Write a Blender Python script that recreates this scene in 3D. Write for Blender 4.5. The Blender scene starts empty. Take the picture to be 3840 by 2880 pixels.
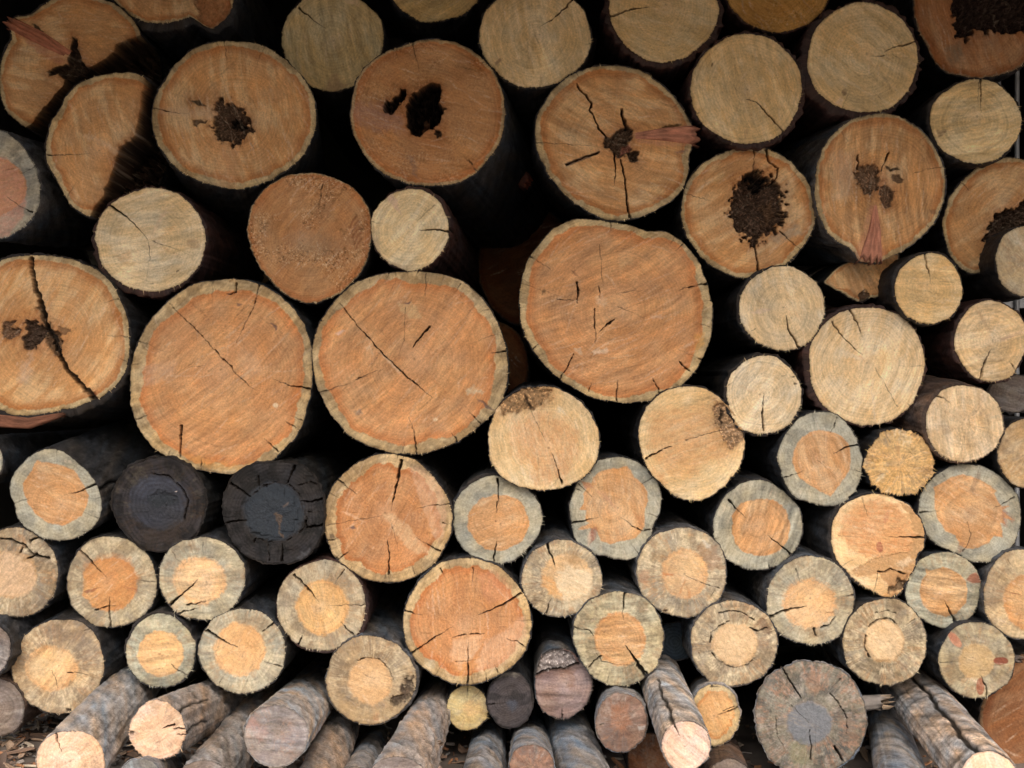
import bpy, math, random
import numpy as np

scene = bpy.context.scene
D = 3.0                       # camera distance to the front of the pile, metres
ROOF_Y, ROOF_Z = 1.6, 1.12   # front edge (towards the camera) and height of the unseen roof, shaped to shade upper logs

# ---------------------------------------------------------------- camera
cd = bpy.data.cameras.new('camera')
cam = bpy.data.objects.new('camera', cd)
scene.collection.objects.link(cam)
cam.location = (0, -D, 0)
cam.rotation_euler = (math.pi / 2, 0, 0)
cd.sensor_fit = 'HORIZONTAL'
cd.sensor_width = 36
cd.lens = 36 * D / 2.212
cd.clip_start = 0.02
cd.clip_end = 500
scene.camera = cam

# ---------------------------------------------------------------- light
SUN_EL, SUN_AZ = 44, 14       # degrees; azimuth off the view axis, behind the camera
w = bpy.data.worlds.new('World')
scene.world = w
w.use_nodes = True
nt = w.node_tree
bg = nt.nodes['Background']
sky = nt.nodes.new('ShaderNodeTexSky')
sky.sky_type = 'NISHITA'
sky.sun_disc = False
sky.sun_elevation = math.radians(SUN_EL)
sky.sun_rotation = math.radians(180 - SUN_AZ)
sky.dust_density = 6.0
sky.air_density = 1.0
nt.links.new(sky.outputs[0], bg.inputs[0])
bg.inputs[1].default_value = 0.10
sl = bpy.data.lights.new('sun', 'SUN')
sl.energy = 1.5
sl.angle = math.radians(50)
sl.color = (1.0, 0.965, 0.91)
sun = bpy.data.objects.new('sun', sl)
scene.collection.objects.link(sun)
sun.rotation_euler = (math.radians(90 - SUN_EL), 0, math.radians(-SUN_AZ))
vs = scene.view_settings
vs.view_transform = 'Standard'
vs.look = 'None'
vs.gamma = 1
vs.use_curve_mapping = False
vs.exposure = 0.9

# ---------------------------------------------------------------- noise helpers
_rs = np.random.RandomState(7)
TAB = _rs.rand(256, 256).astype(np.float64) * 2 - 1
def vn(x, y, seed=0):
    x = x + seed * 17.37; y = y + seed * 9.71
    ix = np.floor(x).astype(int); iy = np.floor(y).astype(int)
    fx = x - ix; fy = y - iy
    fx = fx * fx * (3 - 2 * fx); fy = fy * fy * (3 - 2 * fy)
    a = TAB[ix & 255, iy & 255]; b = TAB[(ix + 1) & 255, iy & 255]
    c = TAB[ix & 255, (iy + 1) & 255]; d = TAB[(ix + 1) & 255, (iy + 1) & 255]
    return (a * (1 - fx) + b * fx) * (1 - fy) + (c * (1 - fx) + d * fx) * fy
def fbm(x, y, seed=0, o=4, g=0.5):
    s = 0; a = 1; n = 0
    for k in range(o):
        s = s + a * vn(x * 2 ** k, y * 2 ** k, seed + 3 * k); n += a; a *= g
    return s / n * 1.5
def sstep(a, b, x):
    t = np.clip((x - a) / (b - a + 1e-9), 0, 1)
    return t * t * (3 - 2 * t)
def segd(px, py, x0, y0, x1, y1):
    dx, dy = x1 - x0, y1 - y0
    u = np.clip(((px - x0) * dx + (py - y0) * dy) / (dx * dx + dy * dy + 1e-9), 0, 1)
    return np.hypot(px - x0 - u * dx, py - y0 - u * dy), u
def sdpoly(px, py, pts):
    d = np.full(px.shape, 1e9); ins = np.zeros(px.shape, bool)
    n = len(pts)
    for i in range(n):
        x0, y0 = pts[i]; x1, y1 = pts[(i + 1) % n]
        dd, _ = segd(px, py, x0, y0, x1, y1)
        d = np.minimum(d, dd)
        if y0 != y1:
            c = ((y0 > py) != (y1 > py)) & (px < (x1 - x0) * (py - y0) / (y1 - y0) + x0)
            ins ^= c
    return np.where(ins, -d, d)
def el(cx, cy, a, b, rot=0, n=18):
    r = math.radians(rot)
    return [(cx + a * math.cos(t) * math.cos(r) - b * math.sin(t) * math.sin(r),
             cy + a * math.cos(t) * math.sin(r) + b * math.sin(t) * math.cos(r))
            for t in [2 * math.pi * i / n for i in range(n)]]
OX = [0, 547.2, 1094.5, 1636.0]; OY = [0, 403.2, 806.5, 1227.0]
def T(c, r, *v):              # measured close-up coordinates to the common frame (millimetres at the pile front)
    return [(OX[c] + v[i] / 3.84, OY[r] + v[i + 1] / 3.84) for i in range(0, len(v), 2)]

# ---------------------------------------------------------------- materials
def new_mat(name):
    m = bpy.data.materials.new(name); m.use_nodes = True
    return m, m.node_tree, m.node_tree.nodes['Principled BSDF']
def N(nt, t, **kw):
    n = nt.nodes.new(t)
    for k, v in kw.items(): setattr(n, k, v)
    return n
def wood_mat():
    m, nt, b = new_mat('sawn_wood')
    L = nt.links.new
    col = N(nt, 'ShaderNodeAttribute', attribute_name='Col')
    sw = N(nt, 'ShaderNodeAttribute', attribute_name='saw')
    mp = N(nt, 'ShaderNodeMapping'); mp.inputs['Scale'].default_value = (60, 300, 1)
    L(sw.outputs['Vector'], mp.inputs[0])
    n1 = N(nt, 'ShaderNodeTexNoise'); n1.inputs['Scale'].default_value = 1; n1.inputs['Detail'].default_value = 4
    L(mp.outputs[0], n1.inputs['Vector'])
    n2 = N(nt, 'ShaderNodeTexNoise'); n2.inputs['Scale'].default_value = 420; n2.inputs['Detail'].default_value = 4
    n2.inputs['Roughness'].default_value = 0.7
    L(sw.outputs['Vector'], n2.inputs['Vector'])
    r1 = N(nt, 'ShaderNodeMapRange'); r1.inputs[1].default_value = .3; r1.inputs[2].default_value = .7
    r1.inputs[3].default_value = .94; r1.inputs[4].default_value = 1.06
    L(n1.outputs[0], r1.inputs[0])
    r2 = N(nt, 'ShaderNodeMapRange'); r2.inputs[1].default_value = .3; r2.inputs[2].default_value = .7
    r2.inputs[3].default_value = .87; r2.inputs[4].default_value = 1.14
    L(n2.outputs[0], r2.inputs[0])
    mu = N(nt, 'ShaderNodeMath', operation='MULTIPLY'); L(r1.outputs[0], mu.inputs[0]); L(r2.outputs[0], mu.inputs[1])
    vm = N(nt, 'ShaderNodeVectorMath', operation='SCALE'); L(col.outputs['Color'], vm.inputs[0]); L(mu.outputs[0], vm.inputs['Scale'])
    L(vm.outputs[0], b.inputs['Base Color'])
    ad = N(nt, 'ShaderNodeMath', operation='ADD'); L(n1.outputs[0], ad.inputs[0]); L(n2.outputs[0], ad.inputs[1])
    bp = N(nt, 'ShaderNodeBump'); bp.inputs['Strength'].default_value = .4; bp.inputs['Distance'].default_value = .0014
    L(ad.outputs[0], bp.inputs['Height']); L(bp.outputs[0], b.inputs['Normal'])
    b.inputs['Roughness'].default_value = .78
    b.inputs['Specular IOR Level'].default_value = .25
    return m
def bark_mat():
    m, nt, b = new_mat('log_bark')
    L = nt.links.new
    col = N(nt, 'ShaderNodeAttribute', attribute_name='Col')
    sw = N(nt, 'ShaderNodeAttribute', attribute_name='saw')
    n2 = N(nt, 'ShaderNodeTexNoise'); n2.inputs['Scale'].default_value = 210; n2.inputs['Detail'].default_value = 7
    n2.inputs['Roughness'].default_value = 0.7
    L(sw.outputs['Vector'], n2.inputs['Vector'])
    r2 = N(nt, 'ShaderNodeMapRange'); r2.inputs[1].default_value = .3; r2.inputs[2].default_value = .7
    r2.inputs[3].default_value = .4; r2.inputs[4].default_value = 1.6
    L(n2.outputs[0], r2.inputs[0])
    vm = N(nt, 'ShaderNodeVectorMath', operation='SCALE'); L(col.outputs['Color'], vm.inputs[0]); L(r2.outputs[0], vm.inputs['Scale'])
    L(vm.outputs[0], b.inputs['Base Color'])
    bp = N(nt, 'ShaderNodeBump'); bp.inputs['Strength'].default_value = .8; bp.inputs['Distance'].default_value = .004
    L(n2.outputs[0], bp.inputs['Height']); L(bp.outputs[0], b.inputs['Normal'])
    b.inputs['Roughness'].default_value = .7
    b.inputs['Specular IOR Level'].default_value = .3
    return m
def plain_mat(name, c, rough=.8, scale=20, var=.4, metal=0):
    m, nt, b = new_mat(name)
    L = nt.links.new
    tc = N(nt, 'ShaderNodeTexCoord')
    n = N(nt, 'ShaderNodeTexNoise'); n.inputs['Scale'].default_value = scale; n.inputs['Detail'].default_value = 6
    L(tc.outputs['Object'], n.inputs['Vector'])
    r = N(nt, 'ShaderNodeMapRange'); r.inputs[1].default_value = .3; r.inputs[2].default_value = .7
    r.inputs[3].default_value = 1 - var; r.inputs[4].default_value = 1 + var
    L(n.outputs[0], r.inputs[0])
    vm = N(nt, 'ShaderNodeVectorMath', operation='SCALE'); vm.inputs[0].default_value = c; L(r.outputs[0], vm.inputs['Scale'])
    L(vm.outputs[0], b.inputs['Base Color'])
    b.inputs['Roughness'].default_value = rough
    b.inputs['Metallic'].default_value = metal
    bp = N(nt, 'ShaderNodeBump'); bp.inputs['Strength'].default_value = .4; bp.inputs['Distance'].default_value = .01
    L(n.outputs[0], bp.inputs['Height']); L(bp.outputs[0], b.inputs['Normal'])
    return m
WOOD = wood_mat(); BARK = bark_mat()

# ---------------------------------------------------------------- mesh helpers
def raw_mesh(name, V, Q, Tr, col=None, saw=None, mat=None):
    me = bpy.data.meshes.new(name)
    nq, ntr = len(Q), len(Tr)
    me.vertices.add(len(V)); me.vertices.foreach_set('co', np.ascontiguousarray(V, np.float32).ravel())
    loops = np.concatenate([np.asarray(Q, np.int32).ravel(), np.asarray(Tr, np.int32).ravel()])
    me.loops.add(len(loops)); me.loops.foreach_set('vertex_index', loops)
    st = np.concatenate([np.arange(nq) * 4, nq * 4 + np.arange(ntr) * 3]).astype(np.int32)
    me.polygons.add(nq + ntr); me.polygons.foreach_set('loop_start', st)
    me.polygons.foreach_set('use_smooth', np.ones(nq + ntr, bool))
    if col is not None:
        a = me.attributes.new('Col', 'FLOAT_COLOR', 'POINT')
        a.data.foreach_set('color', np.hstack([col, np.ones((len(col), 1))]).astype(np.float32).ravel())
    if saw is not None:
        a = me.attributes.new('saw', 'FLOAT_VECTOR', 'POINT')
        a.data.foreach_set('vector', np.ascontiguousarray(saw, np.float32).ravel())
    me.update(calc_edges=True); me.validate()
    if mat: me.materials.append(mat)
    return me
def link(name, me, parent=None):
    o = bpy.data.objects.new(name, me); scene.collection.objects.link(o)
    if parent: o.parent = parent
    return o
def sub_mesh(name, V, Q, Tr, col, saw, mat):
    use = np.unique(np.concatenate([Q.ravel(), Tr.ravel()]).astype(int))
    mp = np.full(len(V), -1); mp[use] = np.arange(len(use))
    return raw_mesh(name, V[use], mp[Q] if len(Q) else np.zeros((0, 4), int),
                    mp[Tr] if len(Tr) else np.zeros((0, 3), int), col[use], saw[use], mat)

# ---------------------------------------------------------------- wood colours (linear albedo)
PAL = {
 'O': dict(h=(.58, .310, .130), h2=(.69, .44, .22), band=(.42, .165, .052), s=(.54, .40, .215), s2=(.37, .262, .135)),
 'G': dict(h=(.57, .31, .14), h2=(.64, .40, .21), band=(.52, .245, .095), s=(.44, .405, .305), s2=(.32, .30, .232)),
 'T': dict(h=(.64, .43, .235), h2=(.72, .53, .33), band=(.60, .37, .18), s=(.54, .445, .30), s2=(.36, .285, .19)),
 'P': dict(h=(.69, .51, .285), h2=(.78, .62, .395), band=(.60, .40, .19), s=(.60, .43, .22), s2=(.52, .36, .18)),
 'D': dict(h=(.026, .029, .036), h2=(.042, .046, .058), band=(.026, .027, .03), s=(.026, .023, .023), s2=(.013, .012, .012)),
 'W': dict(h=(.20, .158, .135), h2=(.30, .26, .23), band=(.20, .15, .12), s=(.22, .19, .155), s2=(.13, .115, .10)),
}
BK = {'dark': (.030, .028, .028), 'grey': (.045, .045, .048), 'brown': (.11, .075, .06), 'pale': (.42, .385, .36),
      'tan': (.36, .31, .275), 'slate': (.27, .27, .28), 'black': (.02, .02, .02), 'red': (.07, .035, .03)}
ROT = (.035, .022, .015)

SEED = [0]
LOGS = []
def log(label, cx, cy, a=None, b=None, k='P', poly=None, y=0.0, heart=None, ring=None, cr=(), pa=(), name='log',
        bark='dark', bt=4, bdir=None, saw=None, sawk=0.06, dust=0.0, mot=0.0, fz=1, chk=10, at0=None, lean=None,
        tilt=(0, 0), L=1.15, taper=.03, tint=(1, 1, 1), bcr=(), rough=1.0, sm=5, wob=1.0, stubs=(), bump=1.0, rs=6.5, blot=1.0, hc=None, hsoft=None, bands=0.0):
    SEED[0] += 1
    if at0 is not None and y < 0: y *= D / 2.2; L *= 1.25
    sd = SEED[0]
    R = np.random.RandomState(sd * 13 + 5)
    # ---- outline as radius over angle
    rm = a if a else 100
    if poly:
        P = np.array(poly, float); rm = np.hypot(P[:, 0] - cx, P[:, 1] - cy).mean()
    Na = int(max(90, 2 * math.pi * rm / 1.75))
    th = np.arange(Na) / Na * 2 * math.pi
    if poly:
        pth = np.arctan2(P[:, 1] - cy, P[:, 0] - cx) % (2 * math.pi); pr = np.hypot(P[:, 0] - cx, P[:, 1] - cy)
        o = np.argsort(pth); pth, pr = pth[o], pr[o]
        r = np.interp(th, np.concatenate([pth - 2 * math.pi, pth, pth + 2 * math.pi]), np.tile(pr, 3))
        if sm > 0:
            f = np.fft.rfft(r); kk = np.arange(len(f)); r = np.fft.irfft(f * np.exp(-(kk * math.radians(sm)) ** 2 / 2), Na)
            r *= pr.mean() / r.mean() if False else 1
    else:
        r = a * b / np.sqrt((b * np.cos(th)) ** 2 + (a * np.sin(th)) ** 2)
        r = r * (1 + wob * (.011 * np.cos(3 * th + R.rand() * 6.3) + .008 * np.cos(4 * th + R.rand() * 6.3)
                            + .006 * np.cos(5 * th + R.rand() * 6.3) + .004 * np.cos(7 * th + R.rand() * 6.3)))
    cth, sth = np.cos(th), np.sin(th)
    r = r + rough * (2.2 * fbm(cth * rm / 22, sth * rm / 22, sd, 4, .6) + .8 * vn(cth * rm / 2.2, sth * rm / 2.2, sd + 4) * (1 + .5 * fz * (sth > .1)))
    Nr = int(max(28, rm / 1.6))
    tt = np.linspace(0.006, 1, Nr)
    TT, RR = np.meshgrid(tt, r, indexing='ij')
    px = cx + TT * RR * cth; py = cy + TT * RR * sth
    px = np.concatenate([px.ravel(), [cx]]); py = np.concatenate([py.ravel(), [cy]])
    t = np.concatenate([TT.ravel(), [0]]); rr = np.concatenate([RR.ravel(), [rm]])
    ang = np.concatenate([np.tile(th, Nr), [0]])
    dx, dy = px - cx, py - cy
    rad = t * rr
    p = PAL[k]
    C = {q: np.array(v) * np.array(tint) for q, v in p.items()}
    # ---- colour zones
    if hc:
        C['h'] = np.array(hc); C['h2'] = np.array(hc) * np.array((1.10, 1.18, 1.22)); C['band'] = np.array(hc) * np.array((.90, .70, .56))
    if hsoft is None: hsoft = {'T': 3.2, 'D': 5, 'W': 4}.get(k, 1.3)
    jx = 2.2 * fbm(px / 12, py / 12, sd + 20, 3); jy = 2.2 * fbm(px / 12, py / 12, sd + 30, 3)
    if heart is None and ring is None: sh = np.full(px.shape, -99.0)
    elif ring is not None:
        sh = (rad - rr) + ring * (1 + .55 * fbm(np.cos(ang) * 2.6, np.sin(ang) * 2.6, sd + 41, 5, .6)) + jx * .5
    elif isinstance(heart, tuple) and len(heart) == 4 and not isinstance(heart[0], tuple):
        hx, hy, ha, hb = heart
        sh = (np.hypot((px + jx - hx) / ha, (py + jy - hy) / hb) - 1) * min(ha, hb)
        aa = np.arctan2(py - hy, px - hx); sh = sh + 3.0 * fbm(np.cos(aa) * 2, np.sin(aa) * 2, sd + 51, 3)
    else:
        sh = sdpoly(px + jx * .5, py + jy * .5, heart)
    hs = sstep(-hsoft, hsoft, sh + .6 * hsoft * fbm(px / 5, py / 5, sd + 55, 2))[:, None]
    if saw is None: saw = R.uniform(-40, 80)
    sa = math.radians(saw)
    u = dx * math.cos(sa) + dy * math.sin(sa); v = -dx * math.sin(sa) + dy * math.cos(sa)
    v2 = v + u * u / 1400.0
    b1 = sstep(-.22, .42, (.55 * fbm(u / 70, v2 / 14, sd + 60, 5, .62) + .45 * fbm(px / 55, py / 55, sd + 61, 4)) * blot)[:, None]
    heartc = C['h'] * (1 - b1) + C['h2'] * b1
    if ring is not None or heart is not None:
        bw = rm * .13
        bb = (sstep(-bw, -2, sh + 6 * fbm(px / 30, py / 30, sd + 66, 3)) * (.8 if ring is not None else .4))[:, None]
        heartc = heartc * (1 - bb) + C['band'] * bb
    b2 = sstep(-.2, .35, fbm(px / 26, py / 26, sd + 70, 4))[:, None]
    sapc = C['s'] * (1 - b2) + C['s2'] * b2
    col = heartc * (1 - hs) + sapc * hs
    # growth rings, radial rays, saw marks, speckle
    wr = rad + 5 * fbm(px / 60, py / 60, sd + 80, 2) - (sh * .25 if heart is not None else 0)
    ringv = np.sin(wr * 2 * math.pi / rs + 2 * vn(wr / 9, wr * 0, sd))
    ray = fbm(np.cos(ang) * rm / 3.4 + rad * .01, np.sin(ang) * rm / 3.4, sd + 90, 2)
    sv = .8 * fbm(u / 32, v2 / 5.0, sd + 100, 3, .7) + fbm(u / 110, v2 / 9 + .5 * fbm(u / 60, v2 / 30, sd + 103, 2), sd + 101, 2)
    fine = fbm(px / 2.6, py / 2.6, sd + 110, 2)
    broad = fbm(px / 75, py / 75, sd + 111, 3)
    mul = 1 + (.20 if k == 'D' else .06) * ringv * (t > .05) + (.16 if k in 'DW' else .11) * fbm(wr / 6.5, wr * 0 + 3.3, sd + 82, 3, .7) + .06 * ray * (.5 + 1.2 * hs[:, 0]) + sawk * sv * 1.45 + .05 * fine + .13 * broad + .075 * fbm(u / 7, v / 4.5, sd + 117, 3, .7)
    col = col * mul[:, None]
    sp = sstep(.5, .9, fbm(u / 6, v / 1.8, sd + 112, 2)) * .16 + sstep(.45, .9, fbm(px / 2.2, py / 2.2, sd + 113, 1)) * .12
    lt = sstep(.5, .95, fbm(u / 9, v / 2.0, sd + 114, 2)) * .13
    col = col * (1 - sp + lt)[:, None]
    warm = fbm(px / 33, py / 33, sd + 115, 3)[:, None]
    col = col * (1 + warm * np.array([.06, 0, -.10]))
    if dust:
        dn = fbm(px / 3.3, py / 3.3, sd + 120, 3, .8); dm = sstep(-.3, .6, fbm(px / 40, py / 40, sd + 122, 3))
        col = col * (1 - dust * .5 * (sstep(.15, .7, dn) * dm)[:, None])
        li = (sstep(.3, .8, -dn) * dm * dust)[:, None]
        col = col * (1 - li * .55) + np.array((.78, .58, .36)) * li * .55
    if mot:
        zone = (.15 + .85 * hs[:, 0]) if (heart is not None) else 1.0
        cl = [np.array((.30, .19, .10)), np.array((.22, .19, .155)), np.array((.66, .55, .37)), np.array((.44, .25, .12)), np.array((.17, .12, .08))]
        if k == 'W': cl = [np.array((.26, .17, .12)), np.array((.13, .12, .12)), np.array((.33, .28, .24)), np.array((.36, .20, .13)), np.array((.09, .075, .065))]
        o_ = R.permutation(5)
        cr_ = np.clip(fbm(px / 5, py / 5, sd + 151, 3, .75) * 1.6, -1, 1)
        rx, ry = np.cos(ang) * rm, np.sin(ang) * rm            # coordinates that stretch along the rays
        for j_ in range(5):
            gate = sstep(-.02, .30, fbm(px / 48 + 5 * j_, py / 48 - 3 * j_, sd + 139 + j_, 2) + .22 * mot)
            sc_ = (30, 20, 14, 10, 8)[j_]; am_ = (.8, .75, .72, .7, .65)[j_]
            mn = .6 * fbm(px / sc_ + 9 * j_, py / sc_ - 7 * j_, sd + 130 + j_, 5, .62) + .5 * fbm(rx / (sc_ * .4) + rad / 60, ry / (sc_ * .4) + rad / 60, sd + 145 + j_, 3, .6)
            mm = sstep(-.05, .32, mn) * gate * am_ * min(1, .3 + mot * .75) * zone * np.clip(.75 + .5 * cr_, .2, 1)
            mm = np.clip(mm, 0, .9)[:, None]
            cc_ = cl[o_[j_]] if k != 'D' else cl[o_[j_]] * .22
            col = col * (1 - mm) + cc_ * mm
        col = col * (1 + .22 * mot * zone * cr_)[:, None]
    # pith and the rays spreading from it
    if k not in 'D':
        jpx, jpy = cx + R.uniform(-.12, .12) * rm, cy + R.uniform(-.12, .12) * rm
        dp = np.hypot(px - jpx + jx, py - jpy + jy)
        g_ = (np.exp(-(dp / (.16 * rm)) ** 2) * .22)[:, None]; col = col * (1 - g_) + np.array((.74, .56, .38)) * g_ * (1 if k != 'W' else .5)
        col = col * (1 - .5 * np.exp(-(dp / 2.0) ** 2))[:, None]
        for i in range(5 if rm > 60 else 3):
            q = R.rand() * 6.28; ln = R.uniform(.3, .85) * rm; wd = R.uniform(1.2, 3.6)
            dd, uu = segd(px + jx * 1.4, py + jy * 1.4, jpx, jpy, jpx + ln * math.cos(q), jpy + ln * math.sin(q))
            e = (np.exp(-(dd / wd) ** 2) * np.sin(np.pi * np.clip(uu * .93 + .03, 0, 1)) * R.uniform(.12, .38) * np.clip(.6 + fbm(px / 6, py / 6, sd + 144, 3), 0, 1))[:, None]
            col = col * (1 - e) + (col * (np.array((1.2, 1.35, 1.6)) if R.rand() < .55 else np.array((.72, .52, .42)))) * e
    # rim
    rim = sstep(-3.2, 0, rad - rr + 1.0 * vn(px / 3, py / 3, sd + 140))[:, None] * .30
    col = col * (1 - rim)
    disp = .35 * sv * sawk * 8 + .4 * fine * bump + 1.6 * fbm(px / 28, py / 28, sd + 150, 3) * bump + 2.0 * sstep(.975, 1, t)
    lab = np.where((sh > 0) | (t > 1 - 3.4 / rm), 1, 0) if (ring is not None or heart is not None) else np.full(px.shape, 2)
    if ring is not None or heart is not None:
        Lg = lab[:-1].reshape(Nr, Na) == 1
        Lg = np.logical_and.accumulate(Lg[::-1], axis=0)[::-1]
        lab = np.concatenate([Lg.ravel().astype(int), [0]])
    names = {0: 'heartwood', 1: 'sapwood', 2: 'cut_face'}
    # patches: (points, colour, mix, soft, depth mm, part name or None, edge noise)
    for q in pa:
        pts, pc, mix, soft, dep, pn, en = (list(q) + [0, None, 3])[:7] if len(q) < 7 else q
        sdn = sdpoly(px + en * fbm(px / 9, py / 9, sd + 160, 4), py + en * fbm(px / 9, py / 9, sd + 170, 4), pts)
        m = sstep(soft, -soft, sdn)
        tx = 1 + (.75 if dep > 3 else .28) * fbm(px / 5, py / 5, sd + 180, 4, .75)
        tx = np.clip(tx, .15, 3)
        if dep > 6 and soft >= 2 and pn:
            tx = tx * (1 + 2.2 * sstep(.25, .7, fbm(px / 3.5, py / 3.5, sd + 187, 3, .7)))
        cc = np.array(pc)[None, :] * tx[:, None]
        if dep == 0 and soft >= 1.5: m = m * np.clip(.8 + .45 * fbm(u / 16, v / 3.5, sd + 185, 4, .7), 0, 1.1)
        mmx = (m * mix)[:, None]
        col = col * (1 - mmx) + cc * mmx
        if dep:
            mg = sstep(0.5, -min(5, abs(dep) * .4 + 1), sdn)
            disp = disp + mg * dep * (1 + (.5 * fbm(px / 7, py / 7, sd + 190, 4, .65) if dep > 3 else 0))
        if dep > 6 and soft < 6:
            halo = (np.exp(-np.clip(sdn + 5 * fbm(px / 8, py / 8, sd + 188, 4), 0, 99) / 11.0) * (sdn > 0) * .75)[:, None]
            col = col * (1 - halo) + col * np.array((.60, .46, .38)) * halo
        if pn:
            idx = len(names) + 3; names[idx] = pn
            lab = np.where(sdn < 0, idx, lab)
    # pale and dark scratches left by the saw
    if k != 'D':
        for i in range(int(rm * .40)):
            q = R.rand() * 6.28; q2 = math.sqrt(R.rand()) * .92 * rm
            x0, y0 = cx + q2 * math.cos(q), cy + q2 * math.sin(q)
            aa = sa + R.randn() * (.10 if R.rand() < .8 else .6); ln = R.uniform(.08, .55) * rm
            x1, y1 = x0 + ln * math.cos(aa), y0 + ln * math.sin(aa)
            near = (px > min(x0, x1) - 4) & (px < max(x0, x1) + 4) & (py > min(y0, y1) - 4) & (py < max(y0, y1) + 4)
            if not near.any(): continue
            bow = 2.5 * fbm(px[near] / 22, py[near] / 22, sd + 195, 2)
            dd, uu = segd(px[near] + bow, py[near] - bow, x0, y0, x1, y1)
            e = np.clip((R.uniform(.6, 2.2) + .8 - dd) / 1.3, 0, 1) * np.sin(np.pi * np.clip(uu, .02, .98)) * np.clip(.55 + .7 * vn(px[near] / 2.5, py[near] / 2.5, sd + 196), 0, 1)
            e = (e * R.uniform(.30, .90))[:, None]
            col[near] = col[near] * (1 - e) + (col[near] * .6 + np.array((.34, .27, .20)) * (.5 if k == 'W' else 1) if R.rand() < .85 else col[near] * .5) * e
    # cracks: (points..., width start, width end)
    lines = [(np.array(c[0], float), c[1], c[2] if len(c) > 2 else .35, 1.0) for c in cr]
    for i in range(chk):
        q = R.rand() * 2 * math.pi; ri = np.interp(q, th, r, period=2 * math.pi)
        ln = R.uniform(.06, .2) * rm if R.rand() < .85 else R.uniform(.2, .5) * rm
        qq = q + R.uniform(-.05, .05)
        lines.append((np.array([(cx + ri * math.cos(q), cy + ri * math.sin(q)),
                                (cx + (ri - ln) * math.cos(qq), cy + (ri - ln) * math.sin(qq))]), R.uniform(.7, 1.7), .2, .75))
    jx2 = 2.0 * fbm(px / 11, py / 11, sd + 200, 3, .6); jy2 = 2.0 * fbm(px / 11, py / 11, sd + 210, 3, .6)
    dark = np.zeros(px.shape)
    for pts, w0, w1, st in lines:
        n = len(pts) - 1
        for i in range(n):
            x0, y0 = pts[i]; x1, y1 = pts[i + 1]
            near = (px > min(x0, x1) - 8) & (px < max(x0, x1) + 8) & (py > min(y0, y1) - 8) & (py < max(y0, y1) + 8)
            if not near.any(): continue
            dd, uu = segd(px[near] + jx2[near], py[near] + jy2[near], x0, y0, x1, y1)
            f = (i + uu) / n
            ww = (w0 + (w1 - w0) * f) * np.clip(.95 + .4 * fbm(px[near] / 7, py[near] / 7, sd + 205, 2), .5, 1.5)
            e = np.clip((ww / 2 + .9 - dd) / 1.5, 0, 1) * np.clip(ww / 1.1, .25, 1) * st
            dark[near] = np.maximum(dark[near], e)
            disp[near] = np.maximum(disp[near], np.clip(ww / 2 - dd + .4, 0, 1.2) / 1.2 * np.minimum(30, 7 * ww) * (ww > 1.6))
    col = col * (1 - .93 * dark[:, None]) + np.array((.02, .014, .01)) * dark[:, None]
    col = np.clip(col, .004, .9)
    # ---- to world
    yb = y + tilt[0] * dx / 1000 + tilt[1] * dy / 1000
    s = (D + yb) / D / 1000
    V = np.stack([(px - 1106) * s, yb + disp / 1000, (829.5 - py) * s], 1)
    nn_ = len(V) - 1
    i0 = (np.arange(Nr - 1)[:, None] * Na + np.arange(Na)[None, :]); i1 = (np.arange(Nr - 1)[:, None] * Na + (np.arange(Na)[None, :] + 1) % Na)
    Q = np.stack([i0, i1, i1 + Na, i0 + Na], -1).reshape(-1, 4)
    j = np.arange(Na); Tr = np.stack([np.full(Na, nn_), (j + 1) % Na, j], 1)
    sawv = np.stack([u / 1000 + sd * .37, v / 1000 + sd * .21, disp / 1000], 1)
    # ---- frayed fibres on the rim, part of the outermost zone
    nf = int(fz * rm * .22)
    fv, ft, fc = [], [], []
    base = len(V)
    lo = R.rand() * 1.2 + .6
    for i in range(nf):
        q = lo + R.randn() * .75 if R.rand() < .75 else R.rand() * 6.28
        q %= 2 * math.pi
        jn = int(q / (2 * math.pi) * Na) % Na
        o = V[(Nr - 1) * Na + jn] + np.array([0, -.001, 0])
        ln = R.uniform(.0015, .0055) * (1.9 if R.rand() < .12 else 1) * (.6 + .4 * fz); wd = R.uniform(.0004, .0009)
        dq = q + R.randn() * .35
        d3 = np.array([math.cos(dq), R.uniform(-.5, .3), -math.sin(dq)]); tn = np.array([-math.sin(q), 0, -math.cos(q)])
        o = o - .002 * np.array([math.cos(q), 0, -math.sin(q)])
        fv += [o - tn * wd, o + tn * wd, o + d3 * (ln + .002)]
        ft.append((base + 3 * i, base + 3 * i + 1, base + 3 * i + 2))
        cc = np.clip(C['s'] * R.uniform(.9, 1.5) + (.04 if k not in 'DW' else 0), 0, .8); fc += [cc] * 3
    root = link(name, None); root.empty_display_size = .05
    cs = (D + y) / D / 1000
    org = np.array([(cx - 1106) * cs, y, (829.5 - cy) * cs])
    root.location = org
    if nf:
        V = np.vstack([V, fv]); col = np.vstack([col, fc]); sawv = np.vstack([sawv, np.array(fv)])
        outl = 1 if (ring is not None or heart is not None) else 2
    V = V - org
    ql = lab[Q[:, 0]]; tl = lab[Tr[:, 1]]
    for li, nm in names.items():
        q = Q[ql == li]; tr = Tr[tl == li]
        if nf and li == outl: tr = np.vstack([tr, np.array(ft)])
        if len(q) < 6: 
            continue
        link(nm, sub_mesh(nm, V, q, tr, col, sawv, WOOD), root)
    # ---- bark sleeve and the body going back into the pile
    Nb = int(max(60, 2 * math.pi * rm / 3.0)); tb = np.arange(Nb) / Nb * 2 * math.pi
    rb = np.interp(tb, th, r, period=2 * math.pi)
    ls = list(np.cumsum(np.concatenate([np.full(40, .005), np.full(75, .006) if at0 is not None else np.full(18, .016), [0]])))
    while ls[-1] < L - .06: ls.append(ls[-1] + .05)
    ls = np.array(ls)
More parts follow.
